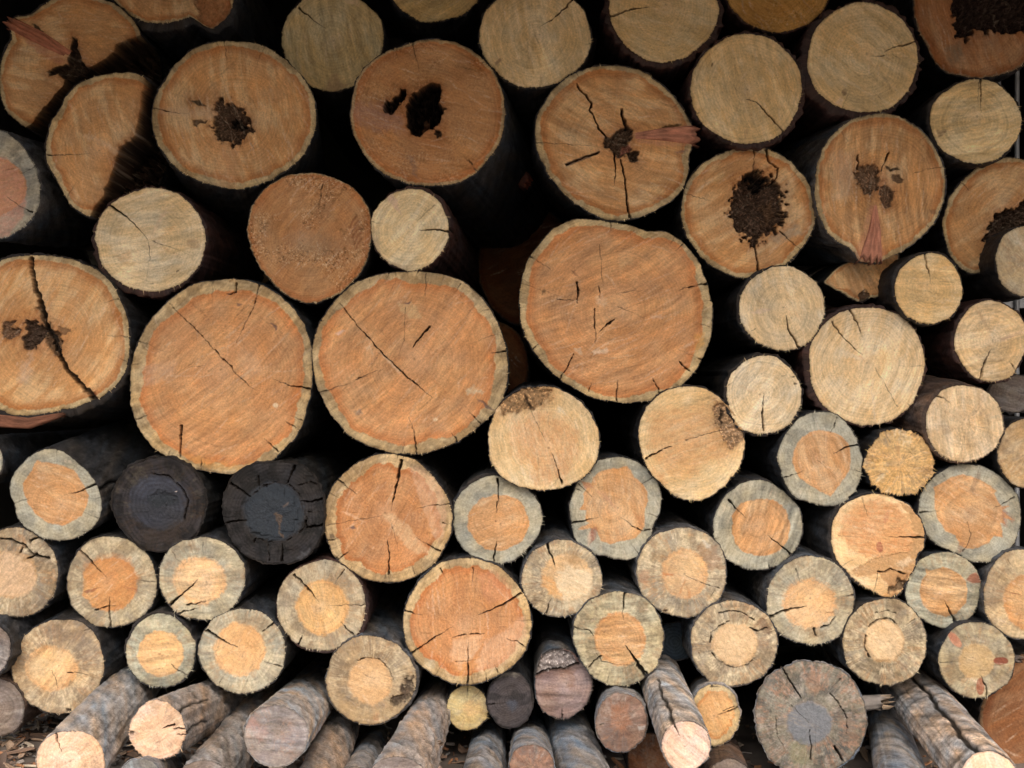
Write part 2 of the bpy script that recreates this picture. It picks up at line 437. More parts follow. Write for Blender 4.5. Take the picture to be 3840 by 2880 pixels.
    thick = bt * (.75 + .5 * fbm(np.cos(tb) * 2, np.sin(tb) * 2, sd + 300, 3)) + .7 * bt * vn(np.cos(tb) * rm / 7, np.sin(tb) * rm / 7, sd + 301)
    if bdir: thick = thick + bdir[1] * np.clip(np.cos(tb - math.radians(bdir[0])), 0, 1)
    thick = np.clip(thick, .8, 40)
    rows = [(-1.2, .0022), (0.4, .0012)]
    offs = [np.full(Nb, -1.5), np.full(Nb, .2) + thick * .25, thick * .8, thick]
    deps = [.0035, .0022, .0018, .005]
    if at0 is not None and y < 0:
        fx, fz_ = (at0[0] - 1106) / 1000, (829.5 - at0[1]) / 1000
        axis = np.array([(fx - org[0]) / (-y), 1, (fz_ - org[2]) / (-y)])
        sc0 = at0[2] / (rm * (D + y) / D) if len(at0) > 2 else 1
        tp = (1 - sc0) / (-y)
    else:
        lx, lz = lean if lean else (R.uniform(-.02, .02), R.uniform(-.02, .02))
        axis = np.array([lx, 1, lz]); tp = taper
    BV, BC, BS = [], [], []
    rec = np.zeros(Nb)
    for q_ in pa:
        if len(q_) > 5 and q_[5] == 'broken_recess':
            ins = sdpoly(cx + np.cos(tb) * (rb - 3), cy + np.sin(tb) * (rb - 3), q_[0]) < 0
            rec = np.maximum(rec, ins * (q_[4] / 1000 * .9))
    bc = np.array(BK[bark]) * (.42 if (at0 is None and bark == 'slate') else 1)  # slate bark of stacked logs darkened, painting shade into the gaps
    nrow = len(offs) + len(ls)
    for q in range(nrow):
        if q < len(offs): off = offs[q]; l = deps[q]; amp = 0.0
        else: off = thick; l = .008 + ls[q - len(offs)]; amp = min(1, (q - len(offs)) / 4)
        A = np.cos(tb) * rm / 1000; B = np.sin(tb) * rm / 1000
        # surface noise lives in (arc, length)
        ca, sa_ = np.cos(tb) * rm / 30, np.sin(tb) * rm / 30
        nz = fbm(ca * 2.6 + l * 31, sa_ * 2.6 - l * 19, sd + 310, 5, .62)
        nz2 = fbm(ca * 1.1 + l * 21, sa_ * 1.1 - l * 14, sd + 320, 3)
        rrr = (rb + off + amp * bump * (1.7 * nz + 1.5 * nz2)) * (1 - max(-.2, tp * l) if tp * l < .5 else .5)
        yy = y + tilt[0] * np.cos(tb) * rb / 1000 + tilt[1] * np.sin(tb) * rb / 1000
        ss = (D + yy) / D / 1000
        fade = math.exp(-l / .12)
        x = np.cos(tb) * rrr * ss + axis[0] * l; z = -np.sin(tb) * rrr * ss + axis[2] * l
        xc = (cx - 1106) * ss - org[0]; zc = (829.5 - cy) * ss - org[2]
        cmul = np.clip(1 + .65 * nz + .25 * nz2, .25, 2.4)
        if bands: cmul = cmul * (1 + bands * fbm(l * 55 + .6 * nz2 + ca * .12, l * 3 + sa_ * .1, sd + 335, 3, .6))
        c = bc[None, :] * cmul[:, None] * (1 + .12 * fbm(ca * 1.2 + l * 9, sa_ * 1.2 + l * 9, sd + 330, 3)[:, None] * np.array([2.2, .4, -1.6]))
        lich = sstep(.45, .75, fbm(ca * 2.3 + l * 40, sa_ * 2.3 - l * 37, sd + 340, 4, .65))[:, None] * .5
        c = c * (1 - lich) + np.array((.42, .41, .40)) * lich * min(1, bc.mean() * 3.3) + c * lich * (1 - min(1, bc.mean() * 3.3))
        for (ta, l0, l1, wd) in bcr:
            if l0 <= l <= l1:
                taw = math.radians(ta) + .05 * math.sin(l * 23 + sd) + .03 * math.sin(l * 71) 
                da = np.abs((tb - taw + math.pi) % (2 * math.pi) - math.pi) * rm
                wl = wd * (1 - (l - l0) / (l1 - l0 + .001) * .5)
                e = np.clip((wl / 2 + 2.2 - da) / 2.5, 0, 1)
                c = c * (1 - .95 * e[:, None])
                k2 = 1 - .12 * e * min(1, wl / 6)
                x = x * 1.0; x = (x - axis[0] * l) * k2 + axis[0] * l; z = (z - axis[2] * l) * k2 + axis[2] * l
        if q in (0, 1, 2): c = c * .45 + np.array((.05, .03, .02)) * .2
        ycut = (yy - y) * max(0, 1 - l / .5) if True else 0
        le = np.maximum(l, rec); BV.append(np.stack([x + (xc if abs(tilt[0]) + abs(tilt[1]) else 0), le + ycut, z + (zc if abs(tilt[0]) + abs(tilt[1]) else 0)], 1)); BC.append(c)
        BS.append(np.stack([A + sd * .3, np.full(Nb, l), B], 1))
    BV = np.vstack(BV + [[axis * l]]); BC = np.clip(np.vstack(BC + [[bc]]), .004, .8); BS = np.vstack(BS + [[(0, l, 0)]])
    i0 = (np.arange(nrow - 1)[:, None] * Nb + np.arange(Nb)[None, :]); i1 = (np.arange(nrow - 1)[:, None] * Nb + (np.arange(Nb)[None, :] + 1) % Nb)
    Q = np.stack([i0, i1, i1 + Nb, i0 + Nb], -1).reshape(-1, 4)
    j = np.arange(Nb); e0 = (nrow - 1) * Nb; Tr = np.stack([e0 + j, e0 + (j + 1) % Nb, np.full(Nb, len(BV) - 1)], 1)
    link('bark', raw_mesh('bark', BV, Q, Tr, BC, BS, BARK), root)
    # ---- branch stubs: (angle deg, depth m, radius mm, length mm, end colour)
    for (ta, l, sr, sln, ec) in stubs:
        q = math.radians(ta); rs_ = np.interp(q % 6.283, th, r, period=2 * math.pi) * cs * (1 - tp * l)
        dr = np.array([math.cos(q), -.35, -math.sin(q)]); dr /= np.linalg.norm(dr)
        o0 = np.array([math.cos(q) * rs_, l, -math.sin(q) * rs_]) + axis * l * np.array([1, 0, 1]) - dr * .012
        t1 = np.cross(dr, (0, 0, 1.0)); t1 /= np.linalg.norm(t1); t2 = np.cross(dr, t1)
        sv_, sc_, sq_ = [], [], []
        M = 22; prof = [(0, 1.5), (.35, 1.15), (.8, 1.0), (.97, .98), (1.0, .8), (1.0, .4), (.97, .1)]
        for pi_, (f, g) in enumerate(prof):
            for m_ in range(M):
                am = 2 * math.pi * m_ / M
                jn = 1 + .16 * R.randn() * (.5 if pi_ < 3 else 1)
                ee = f * (sln / 1000 + .012) * (1 + (.22 * R.randn() if pi_ > 3 else 0))
                sv_.append(o0 + dr * ee + (t1 * math.cos(am) + t2 * math.sin(am)) * sr / 1000 * g * jn)
                base_c = (bc * .5 + np.array(ec) * .35) * (.7 + .5 * R.rand()) if pi_ < 4 else np.array(ec) * (1 + .3 * R.randn())
                sc_.append(np.clip(base_c, .01, .7))
        for pi_ in range(len(prof) - 1):
            for m_ in range(M):
                sq_.append((pi_ * M + m_, pi_ * M + (m_ + 1) % M, (pi_ + 1) * M + (m_ + 1) % M, (pi_ + 1) * M + m_))
        sv_ = np.array(sv_)
        link('branch_stub', raw_mesh('branch_stub', sv_, np.array(sq_), np.zeros((0, 3), int), np.array(sc_), sv_, WOOD), root)
    root['label'] = label
    root['category'] = 'log'
    root['group'] = 'logs stacked in the pile'
    LOGS.append(root)
    return root

# ---------------------------------------------------------------- surroundings
def box(name, x0, x1, y0, y1, z0, z1, mat, parent=None):
    V = np.array([(x, y, z) for x in (x0, x1) for y in (y0, y1) for z in (z0, z1)], float)
    Q = np.array([(0, 1, 3, 2), (4, 6, 7, 5), (0, 4, 5, 1), (2, 3, 7, 6), (0, 2, 6, 4), (1, 5, 7, 3)])
    me = raw_mesh(name, V, Q, np.zeros((0, 3), int), mat=mat)
    me.polygons.foreach_set('use_smooth', np.zeros(6, bool))
    return link(name, me, parent)
def ground_h(x, y):
    h = -.852 + .012 * fbm(x * 6, y * 6, 5, 4)
    h = h + .085 * np.exp(-((x + 1.22) / .36) ** 2 - ((y + .02) / .55) ** 2)
    h = h + .03 * np.exp(-((x + .15) / .15) ** 2 - ((y - .05) / .25) ** 2)
    return h
gx = np.concatenate([-np.geomspace(1.8, 60, 22)[::-1], np.linspace(-1.75, 1.75, 180), np.geomspace(1.8, 60, 22)])
gy = np.concatenate([-np.geomspace(1.5, 60, 22)[::-1], np.linspace(-1.45, 1.6, 150), np.geomspace(1.7, 60, 22)])
GX, GY = np.meshgrid(gx, gy)
GZ = ground_h(GX, GY)
GV = np.stack([GX.ravel(), GY.ravel(), GZ.ravel()], 1)
nx = len(gx); ii = (np.arange(len(gy) - 1)[:, None] * nx + np.arange(nx - 1)[None, :])
GQ = np.stack([ii, ii + 1, ii + 1 + nx, ii + nx], -1).reshape(-1, 4)
g = link('ground', raw_mesh('ground', GV, GQ, np.zeros((0, 3), int), mat=plain_mat('earth', (.17, .14, .12), .95, 9, .4)))
g['kind'] = 'structure'; g['label'] = 'bare earth with bark litter under the log pile'

PLK = plain_mat('blocker_planks', (.05, .042, .036), .9, 6, .4)
shed = bpy.data.objects.new('unseen_shed', None); scene.collection.objects.link(shed); shed.location = (0, 1.5, -.86)  # unseen shed, added to block and shape the light on the pile
shed['label'] = 'unseen shed added to block sky light, its roof shading the upper logs'; shed['category'] = 'shed'
box('blocking_back_wall', -2.2, 2.2, 0, .03, 0, 2.4, PLK, shed)  # added behind the logs to stop sky leaking through the gaps
box('blocking_side_wall', -1.36, -1.33, -1.5, 0, 0, 2.3, PLK, shed)  # added side walls keep outside light out of the gaps
box('blocking_side_wall', 1.55, 1.58, -1.5, 0, 0, 2.3, PLK, shed)
box('roof', -2.5, 2.5, -1.5 - ROOF_Y, .2, ROOF_Z + .86, ROOF_Z + .90, PLK, shed)  # out of view, overhang sized to darken the upper rows

# galvanised bar fence seen through the gaps on the right
MET = plain_mat('galvanised_steel', (.42, .44, .47), .45, 30, .2, .3)
def bar_fence():
    root = bpy.data.objects.new('bar_fence', None); scene.collection.objects.link(root)
    root.location = (1.42, .46, -.86)
    root['label'] = 'galvanised steel bar fence behind the right end of the log pile'; root['category'] = 'fence'
    for i in range(9):
        x = -.30 + i * .046
        V = []; Q = []
        for z in (0, 1.9):
            for m in range(10):
                V.append((x + .0065 * math.cos(m * .6283), .0065 * math.sin(m * .6283), z))
        for m in range(10): Q.append((m, (m + 1) % 10, 10 + (m + 1) % 10, 10 + m))
        link('bar', raw_mesh('bar', np.array(V), np.array(Q), np.zeros((0, 3), int), mat=MET), root)
    for z in (.25, 1.05, 1.8):
        box('rail', -.33, .10, .008, .02, z, z + .03, MET, root)
bar_fence()

# ---------------------------------------------------------------- the logs
HD = (.022, .014, .010); RB = (.085, .048, .026); PINK = (.42, .17, .12); PALE = (.72, .52, .34)
KN = (.24, .085, .045)
BIG = 'big'
# -- top row
log('broken orange log with a dark star shaped rot and pink splinter, top left corner', 157, 140, k='O', ring=9, y=.05, name='split_log',
    poly=T(0, 0, 640, -60, 870, 0, 980, 50, 1110, 170, 1170, 290, 1215, 420, 1210, 560, 1180, 700, 1080, 830, 900, 960, 700, 1060, 500, 1110, 330, 1110, 215, 1060, 150, 1010, 40, 900, 0, 760, 0, 560, 60, 380, 110, 300, 70, 170, 130, 140, 250, 130, 400, 10),
    sm=3, saw=5, chk=3, fz=.6,
    pa=[(T(0, 0, 1180, 285, 1080, 320, 960, 370, 950, 430, 850, 500, 740, 560, 640, 600, 540, 660, 530, 700, 480, 750, 400, 860, 330, 920, 290, 1000, 200, 1070, 300, 1250, 900, 1200, 1400, 900, 1500, 200), (.028, .015, .010), .95, 1.5, 150, 'broken_recess', 2),  # recess painted near black to deepen the shade behind the break
        (T(0, 0, 600, 300, 640, 340, 650, 420, 680, 500, 720, 540, 760, 560, 690, 660, 620, 690, 540, 650, 480, 620, 410, 640, 390, 600, 440, 560, 560, 540, 570, 420, 590, 380), HD, .95, 2, 26, 'rotten_hollow', 4),
        (T(0, 0, 60, 200, 130, 145, 190, 180, 260, 260, 380, 330, 480, 420, 560, 520, 480, 530, 330, 450, 200, 330, 110, 280), (.38, .14, .085), .6, 4, 0, None, 3),
        (T(0, 0, 265, 185, 330, 230, 360, 270, 350, 290, 300, 250), HD, .9, 1, 8, None, 2)])
log('half split orange log with a ragged dark broken edge, leaning in the upper left', 222, 310, k='O', ring=13, y=-.02, name='split_log',
    poly=[(250, 157), (286, 158), (318, 167), (333, 190), (341, 240), (336, 300), (316, 360), (285, 410), (250, 440), (212, 462), (190, 468), (167, 453), (146, 434), (130, 403), (120, 385), (101, 346), (100, 307), (109, 266), (130, 235), (143, 205), (177, 177), (213, 164)],
    sm=3, saw=70, chk=5, fz=1.3, tilt=(0, 0), cr=[(T(0, 0, 385, 1282, 640, 1282, 770, 1270), 1.6)],
    pa=[(T(0, 0, 1225, 600, 1205, 680, 1178, 780, 1160, 930, 1110, 1150, 1060, 1180, 980, 1260, 960, 1330, 900, 1500, 865, 1560, 870, 1620, 790, 1700, 730, 1830, 1200, 1800, 1500, 1300, 1500, 700), (.028, .015, .010), .95, 1.2, 150, 'broken_recess', 1.6),  # shade of the deep break painted into its dark brown colour
        (T(0, 0, 1110, 1150, 1190, 1180, 1150, 1240, 1090, 1290, 1000, 1290, 960, 1330, 980, 1250, 1040, 1190), HD, .9, 3, 30, None, 5),
        (T(0, 0, 660, 1125, 760, 1120, 900, 1190, 1000, 1260, 950, 1270, 850, 1190, 720, 1160), PALE, .55, 6, 0, None, 4)])
log('large orange log with a dark rotted heart and two small dark marks beside it', 505, 248, 176, 159, k='O', ring=13, y=0, saw=75, lean=(-.10, -.09), bt=3,
    bark='grey', fz=1.2, chk=8, cr=[(T(0, 0, 1865, 345, 1875, 450, 1885, 530), 1.8), (T(0, 0, 1275, 895, 1400, 930, 1550, 940), 1.8, .8)],
    pa=[(T(0, 0, 1790, 830, 1870, 815, 1920, 870, 1990, 890, 2040, 970, 2060, 1040, 2110, 1070, 2060, 1100, 2010, 1120, 1990, 1180, 1920, 1220, 1870, 1180, 1800, 1150, 1790, 1090, 1750, 1070, 1770, 1000, 1790, 930), (.06, .036, .024), .93, 3, 16, 'rotten_hollow', 11),
        (T(0, 0, 1900, 1000, 1980, 970, 2050, 1040, 2000, 1080, 1930, 1060), HD, .9, 3, 20, None, 5),
        (T(0, 0, 1575, 840, 1640, 830, 1720, 885, 1640, 870), HD, .85, 1.5, 7, None, 2), (T(0, 0, 1600, 1000, 1660, 990, 1720, 1000, 1700, 1025, 1650, 1020, 1630, 1050, 1600, 1030), (.05, .03, .02), .85, 2, 5, None, 3),
        (T(0, 0, 1320, 900, 1600, 910, 1780, 880, 1780, 990, 1500, 960, 1330, 940), (.60, .42, .28), .45, 9, 0, None, 6),
        (T(0, 0, 1800, 1230, 1960, 1230, 1950, 1560, 1800, 1560), (.60, .33, .17), .4, 12, 0, None, 6)])
log('dull tan log with a dark slanting crack, high between two large orange logs', 718, 88, 110, 107, k='P', y=.08, saw=78, sawk=.12, tint=(.82, .82, .72), bt=3, fz=.6, chk=1,
    cr=[(T(1, 0, 375, 60, 430, 110, 520, 180, 600, 240), 3.4, .6)], pa=[(T(1, 0, 650, 620, 700, 600, 730, 690, 800, 700, 700, 780, 590, 740), (.35, .22, .12), .7, 3, 0, 'splinter', 4), (T(1, 0, 720, -10, 870, 0, 880, 50, 780, 20), PALE, .6, 3, 0, None, 3)])
log('dim tan log cut off by the top edge, above the hollow orange log', 940, -45, 104, 92, k='P', y=.07, tint=(.75, .68, .5), chk=1, saw=-30, sawk=.1)
log('plain tan log with one curved crack rising to the top edge, top centre', 1156, 80, 121, 107, k='P', y=0, saw=75, tint=(.96, .92, .84), chk=1, fz=1.1, cr=[(T(2, 0, 545, -10, 490, 60, 430, 110, 380, 160, 330, 195, 270, 220), 3.2, .7)],
    pa=[(T(2, 0, 275, 620, 295, 640, 300, 700, 275, 710), (.36, .22, .12), .5, 2, 0, 'knot', 1), (T(1, 0, 2000, 520, 2050, 480, 2060, 500, 2010, 545), (.3, .17, .1), .7, 1, 0, 'knot', 1), (T(2, 0, 240, 240, 250, 400, 190, 560, 150, 600, 200, 400), (.4, .26, .11), .45, 5, 0, None, 5)])
log('tan log with a dark crack entering from its left, top edge right of centre', 1434, 20, 117, 112, k='P', y=-.01, saw=20, sawk=.04, tint=(.95, .88, .74), bt=10, bdir=(60, 6), chk=1, bark='red',
    cr=[(T(2, 0, 870, 135, 950, 105, 1040, 72, 1120, 60, 1210, 58), 3.2, .7)], pa=[(T(2, 0, 1480, 310, 1530, 330, 1520, 370, 1470, 340), (.8, .65, .4), .5, 4, 0, None, 2)])
log('burnt orange brown log end cut off by the top edge, right of centre', 1680, -45, 117, 114, k='P', y=.02, tint=(.70, .48, .22), dust=.8, chk=0, bt=4, bark='red')
log('dim orange log with torn lower edge, cut off by the top edge on the left', 370, -55, k='O', ring=5, y=.06, name='log', sm=2, bark='grey',
    poly=[(230, -60), (238, -10), (260, 14), (281, 32), (306, 44), (330, 50), (352, 50), (375, 46), (410, 36), (430, 45), (443, 60), (462, 60), (478, 48), (492, 34), (500, 20), (505, -20), (500, -80), (470, -130), (370, -180), (270, -140)],
    saw=85, chk=2, pa=[(T(0, 0, 1620, -20, 1900, -20, 1930, 120, 1850, 230, 1700, 250, 1640, 140), (.30, .12, .05), .7, 4, 6, None, 8)], bdir=(90, 16))
log('round tan log with thick dark bark and a crack from its right side', 1864, 125, 119, 119, k='P', y=-.01, saw=38, sawk=.05, bt=9, bdir=(150, 12), bark='red', chk=1, tint=(1, .93, .8),
    cr=[(T(3, 0, 1315, 345, 1230, 365, 1150, 385, 1100, 410, 1050, 432), 3.4, .8), (T(3, 0, 1050, 458, 1000, 465, 930, 470), 2, .5)],
    pa=[(el(1636 + 720 / 3.84, 765 / 3.84, 5, 8, 10), (.20, .12, .065), .85, 1.5, 0, 'knot', 1), (T(3, 0, 690, 800, 720, 830, 700, 870, 640, 860), PALE, .8, 3, 0, None, 2)])
log('tan log with a diagonal crack at lower right, above the rot centred orange log', 1613, 192, 120, 119, k='P', y=-.03, saw=72, sawk=.08, bt=7, bdir=(50, 5), bark='red', chk=1, tint=(.98, .90, .76),
    cr=[(T(3, 0, -90, 820, 0, 850, 50, 910, 110, 970, 160, 1030, 215, 1100), 1.0, 3.6)],
    pa=[(el(1094.5 + 1985 / 3.84, 1110 / 3.84, 4, 12, 12), (.45, .27, .14), .6, 1.5, 0, 'knot', 1), (el(1094.5 + 1705 / 3.84, 535 / 3.84, 2, 5, 15), (.12, .07, .03), .8, 1, 0, None, 1)])
log('large dark orange log with a black rotted middle in the top right corner', 2105, 15, k='O', ring=3, y=.10, L=.34, tint=(.72, .62, .62), sm=4, chk=3, bt=5,
    poly=[(1972, -60), (1975, 0), (1980, 50), (1990, 75), (2004, 92), (2008, 112), (2022, 138), (2050, 157), (2080, 164), (2120, 167), (2165, 161), (2205, 145), (2240, 90), (2250, 0), (2220, -90), (2120, -140), (2010, -120)],
    pa=[(T(3, 0, 1600, -80, 1610, 50, 1640, 220, 1650, 330, 1700, 310, 1740, 350, 1790, 250, 1850, 240, 1900, 290, 1920, 250, 2000, 280, 2100, 280, 2230, 250, 2400, 100, 2300, -200), (.03, .02, .018), .94, 3, 40, 'rotten_hollow', 6),
        (T(3, 0, 1560, 380, 1700, 350, 1720, 450, 1640, 550, 1560, 500), (.22, .17, .11), .6, 6, 0, None, 5), (T(3, 0, 1900, 260, 1960, 250, 2030, 400, 2000, 470, 1950, 380), (.45, .27, .15), .6, 4, 0, None, 4)])
log('pale tan log with a crack down from its top, near the right edge', 2108, 262, 98, 90, L=.42, k='P', y=-.02, saw=-10, sawk=.13, tint=(1, .95, .82), bt=4, bdir=(170, 5), chk=1,
    cr=[(T(3, 0, 1850, 660, 1855, 760, 1850, 870, 1855, 930), 3.6, .6), (T(3, 0, 1832, 680, 1828, 800, 1825, 920), 1.4, .3)],
    pa=[(T(3, 0, 1480, 1080, 1560, 1085, 1570, 1105, 1500, 1150), (.17, .10, .055), .8, 2, 0, 'knot', 3)])
log('large rust orange log with a big black hollow and a smaller one beside it', 925, 243, 168, 159, k='O', ring=6, y=-.02, hc=(.47, .225, .09), dust=.7, saw=20, bt=3, bark='grey', tint=(.92, .85, .8), fz=1, chk=4, lean=(.15, -.07),
    cr=[(T(1, 0, 1320, 335, 1340, 450, 1385, 610), 1.7), (T(1, 0, 1790, 1330, 1850, 1420), 2), (T(1, 0, 1900, 525, 1960, 505), 1.6)],
    pa=[(T(1, 0, 1430, 700, 1480, 690, 1540, 700, 1560, 770, 1545, 830, 1550, 880, 1600, 910, 1560, 960, 1550, 1020, 1500, 1070, 1450, 1080, 1380, 1130, 1310, 1110, 1280, 1050, 1270, 960, 1270, 880, 1300, 800, 1370, 750, 1400, 730), (.012, .008, .006), .97, 1.6, 75, 'rotten_hollow', 4),
        (T(1, 0, 1215, 740, 1270, 740, 1285, 780, 1260, 830, 1200, 880, 1150, 940, 1090, 950, 1065, 900, 1090, 860, 1150, 820, 1200, 780), (.014, .009, .006), .97, 1.4, 50, 'rotten_hollow', 4),
        (T(1, 0, 1500, 1070, 1560, 1080, 1560, 1130, 1530, 1150, 1500, 1110), HD, .9, 1.5, 14, None, 3),
        (T(1, 0, 1360, 1120, 1420, 960, 1450, 960, 1450, 1020, 1400, 1130), (.33, .17, .09), .9, 1.5, -2, 'splinter', 2),
        (T(1, 0, 830, 840, 1050, 870, 1240, 960, 1250, 1100, 1000, 1080, 830, 1010), (.36, .21, .17), .55, 10, 0, None, 8),
        (T(1, 0, 1600, 700, 2000, 600, 2030, 1000, 1850, 1250, 1600, 1100), (.60, .32, .14), .45, 16, 0, None, 10),
        (T(1, 0, 1290, 1280, 1340, 1300, 1370, 1480, 1320, 1450), (.20, .13, .11), .5, 4, 0, None, 4)],
    stubs=[(24, .36, 19, 18, (.42, .13, .07))])
log('large orange log with a zigzag crack, dark star heart and pink splinter at right', 1322, 310, k='O', ring=11, y=-.01, saw=22, sawk=.09, bt=3, bark='grey', lean=(-.01, .10), sm=3, chk=8,
    poly=[(1330, 141), (1370, 147), (1405, 165), (1440, 192), (1470, 228), (1488, 260), (1492, 268), (1506, 278), (1500, 296), (1494, 318), (1487, 335), (1486, 380), (1470, 415), (1440, 440), (1410, 458), (1370, 472), (1335, 477), (1290, 466), (1245, 440), (1208, 405), (1172, 350), (1156, 300), (1160, 250), (1180, 212), (1215, 175), (1265, 150)],
    cr=[(T(2, 0, 580, 690, 600, 740, 660, 790, 710, 860, 690, 920, 730, 990, 770, 1070, 830, 1140), 3.5, 3.5), (T(2, 0, 890, 1270, 905, 1400, 895, 1530), 5, 1), (T(2, 0, 950, 1330, 975, 1450, 1000, 1660), 3, 3), (T(2, 1, 985, 0, 1000, 130, 1010, 210, 1045, 300), 3, 6),
        (T(2, 0, 230, 1185, 450, 1190, 730, 1215), 1.5, .6), (T(2, 0, 950, 905, 965, 970, 990, 1060), 7, 6), (T(2, 0, 490, 1365, 600, 1320, 760, 1260), 4, 3)],
    pa=[(T(2, 0, 810, 1130, 870, 1140, 940, 1060, 1000, 1050, 1050, 1080, 1040, 1150, 1000, 1200, 1030, 1260, 1100, 1260, 1100, 1330, 1050, 1340, 990, 1280, 920, 1310, 880, 1260, 820, 1240), (.05, .03, .02), .93, 2.5, 20, 'rotten_hollow', 5),
        (T(2, 0, 1040, 1120, 1200, 1090, 1350, 1085, 1480, 1040, 1590, 1045, 1580, 1080, 1500, 1120, 1570, 1150, 1530, 1200, 1400, 1210, 1200, 1200, 1080, 1180), (.48, .22, .15), .5, 5, 0, None, 4),
        (T(2, 0, 1265, 1085, 1320, 1030, 1390, 1040, 1450, 1010, 1440, 1040, 1340, 1090, 1300, 1100), (.05, .03, .01), .8, 1.5, 4, None, 3),
        (T(2, 0, 480, 1355, 600, 1310, 760, 1250, 760, 1280, 600, 1340, 500, 1380), (.12, .085, .075), .75, 1.5, 3, None, 2),
        (T(2, 0, 1390, 1260, 1500, 1240, 1510, 1260, 1410, 1270), (.16, .08, .09), .7, 2, 0, None, 2), (T(2, 0, 960, 1210, 1030, 1200, 1020, 1260, 940, 1290), (.42, .18, .12), .8, 2, -2, None, 2)])
log('orange log with a large crumbling dark brown heart, right of the zigzag cracked log', 1616, 457, 144, 140, k='O', ring=10, y=0, saw=-35, sawk=.06, bt=3, bark='dark', fz=1.2, chk=7,
    cr=[(T(2, 0, 2055, 1230, 2045, 1400, 2040, 1490), 2, 2), (T(3, 0, 70, 1240, 90, 1340, 170, 1390, 160, 1480, 120, 1540), 4.5, 2), (T(2, 1, 1480, 55, 1600, 90, 1720, 125), 1.6), (T(2, 1, 2060, 480, 2090, 720), 3, 4), (T(3, 1, 190, 370, 280, 460, 370, 530), 2.2, 1)],
    pa=[(T(2, 1, 1960, -60, 2110, -110, 2220, -60, 2280, 10, 2300, 120, 2290, 280, 2240, 380, 2160, 410, 2110, 470, 2000, 470, 1960, 400, 1900, 380, 1860, 260, 1870, 100, 1900, 0, 1930, -80), (.055, .032, .022), .96, 4, 22, 'rotten_hollow', 15),
        (T(2, 1, 1980, -120, 2080, -150, 2150, -60, 2100, 60, 2010, 20), (.015, .01, .008), .9, 4, 28, None, 6), (T(2, 1, 2100, 150, 2220, 120, 2250, 260, 2150, 330), (.13, .07, .035), .7, 5, -6, None, 8),
        (T(3, 1, 100, 420, 320, 300, 360, 380, 180, 480), (.30, .28, .22), .5, 6, 0, None, 6)])
log('orange log with three dark rot spots like a face above a pink wedge', 1899, 400, k='O', ring=8, y=-.02, saw=88, sawk=.13, bt=3, bark='slate', lean=(-.09, .07), sm=3, chk=5,
    poly=[(1905, 245), (1945, 252), (1985, 278), (2018, 318), (2038, 365), (2041, 410), (2030, 455), (2010, 490), (1975, 522), (1945, 545), (1925, 552), (1908, 560), (1896, 571), (1884, 560), (1862, 571), (1848, 550), (1838, 535), (1815, 525), (1792, 505), (1772, 470), (1762, 430), (1762, 385), (1772, 335), (1790, 300), (1825, 270), (1860, 252)],
    cr=[(T(3, 0, 700, 1100, 760, 1180), 1.2), (T(3, 0, 835, 1290, 835, 1400), 3.5, 3), (T(3, 0, 1085, 1270, 1060, 1330, 1030, 1410), 2.4, 2), (T(3, 0, 1540, 1385, 1400, 1400, 1290, 1440), 1.4), (T(3, 0, 1300, 1430, 1450, 1400), 1)],
    pa=[(T(3, 0, 785, 1420, 850, 1390, 950, 1370, 1020, 1450, 1000, 1540, 930, 1600, 880, 1600, 850, 1530, 790, 1490), (.10, .058, .035), .9, 4, 9, 'rotten_hollow', 11),
        (T(3, 0, 1020, 1550, 1060, 1530, 1150, 1590, 1120, 1650, 1100, 1730, 1060, 1720, 1010, 1650), (.09, .05, .03), .92, 2, 9, 'rotten_hollow', 4),
        (T(3, 0, 1065, 1370, 1100, 1390, 1170, 1380, 1190, 1410, 1100, 1420, 1070, 1400), HD, .85, 1.5, 6, None, 3), (T(3, 0, 1110, 1450, 1190, 1460, 1210, 1510, 1170, 1530, 1120, 1500), (.10, .06, .035), .85, 2, 6, None, 4),
        (T(3, 1, 950, 150, 1000, 190, 1030, 400, 1060, 560, 1000, 640, 960, 620, 900, 660, 850, 640, 800, 560, 850, 440, 900, 280), (.46, .19, .13), .5, 5, 0, None, 4),
        (T(3, 1, 900, 470, 950, 480, 960, 560, 920, 600, 880, 560), (.14, .07, .05), .7, 3, 3, None, 4),
        (T(3, 0, 620, 1250, 800, 1250, 760, 1640, 640, 1660), (.68, .50, .36), .35, 10, 0, None, 5), (T(3, 1, 1430, 190, 1490, 190, 1490, 230, 1440, 230), (.2, .12, .07), .6, 1.5, 2, None, 1)])
log('broken orange log with a black rotted heart at the right edge', 2165, 462, k='O', ring=8, y=.05, L=.38, saw=-40, bt=4, sm=3, name='split_log', chk=4, fz=1.2,
    poly=[(2165, 341), (2130, 352), (2090, 383), (2052, 428), (2037, 480), (2044, 520), (2058, 560), (2082, 584), (2103, 592), (2122, 583), (2130, 586), (2143, 560), (2165, 548), (2220, 560), (2270, 530), (2290, 460), (2275, 400), (2230, 352)],
    cr=[(T(3, 0, 1680, 1510, 1740, 1560, 1805, 1610), 1.6)],
    pa=[(T(3, 1, 2010, 200, 2090, 170, 2150, 150, 2250, 100, 2400, 200, 2300, 500, 2100, 480, 1960, 540, 1900, 480, 1880, 440, 1900, 370, 1940, 280), (.03, .018, .014), .95, 3, 26, 'rotten_hollow', 8), (T(3, 1, 1845, 560, 1875, 535, 1870, 560, 1850, 575), HD, .9, 1, 4, None, 2)])
log('small pale grey brown log half hidden by the right edge, upper right', 2216, 565, 65, 76, L=.42, k='P', y=-.05, tint=(.72, .74, .78), mot=.25, bt=3, chk=1)
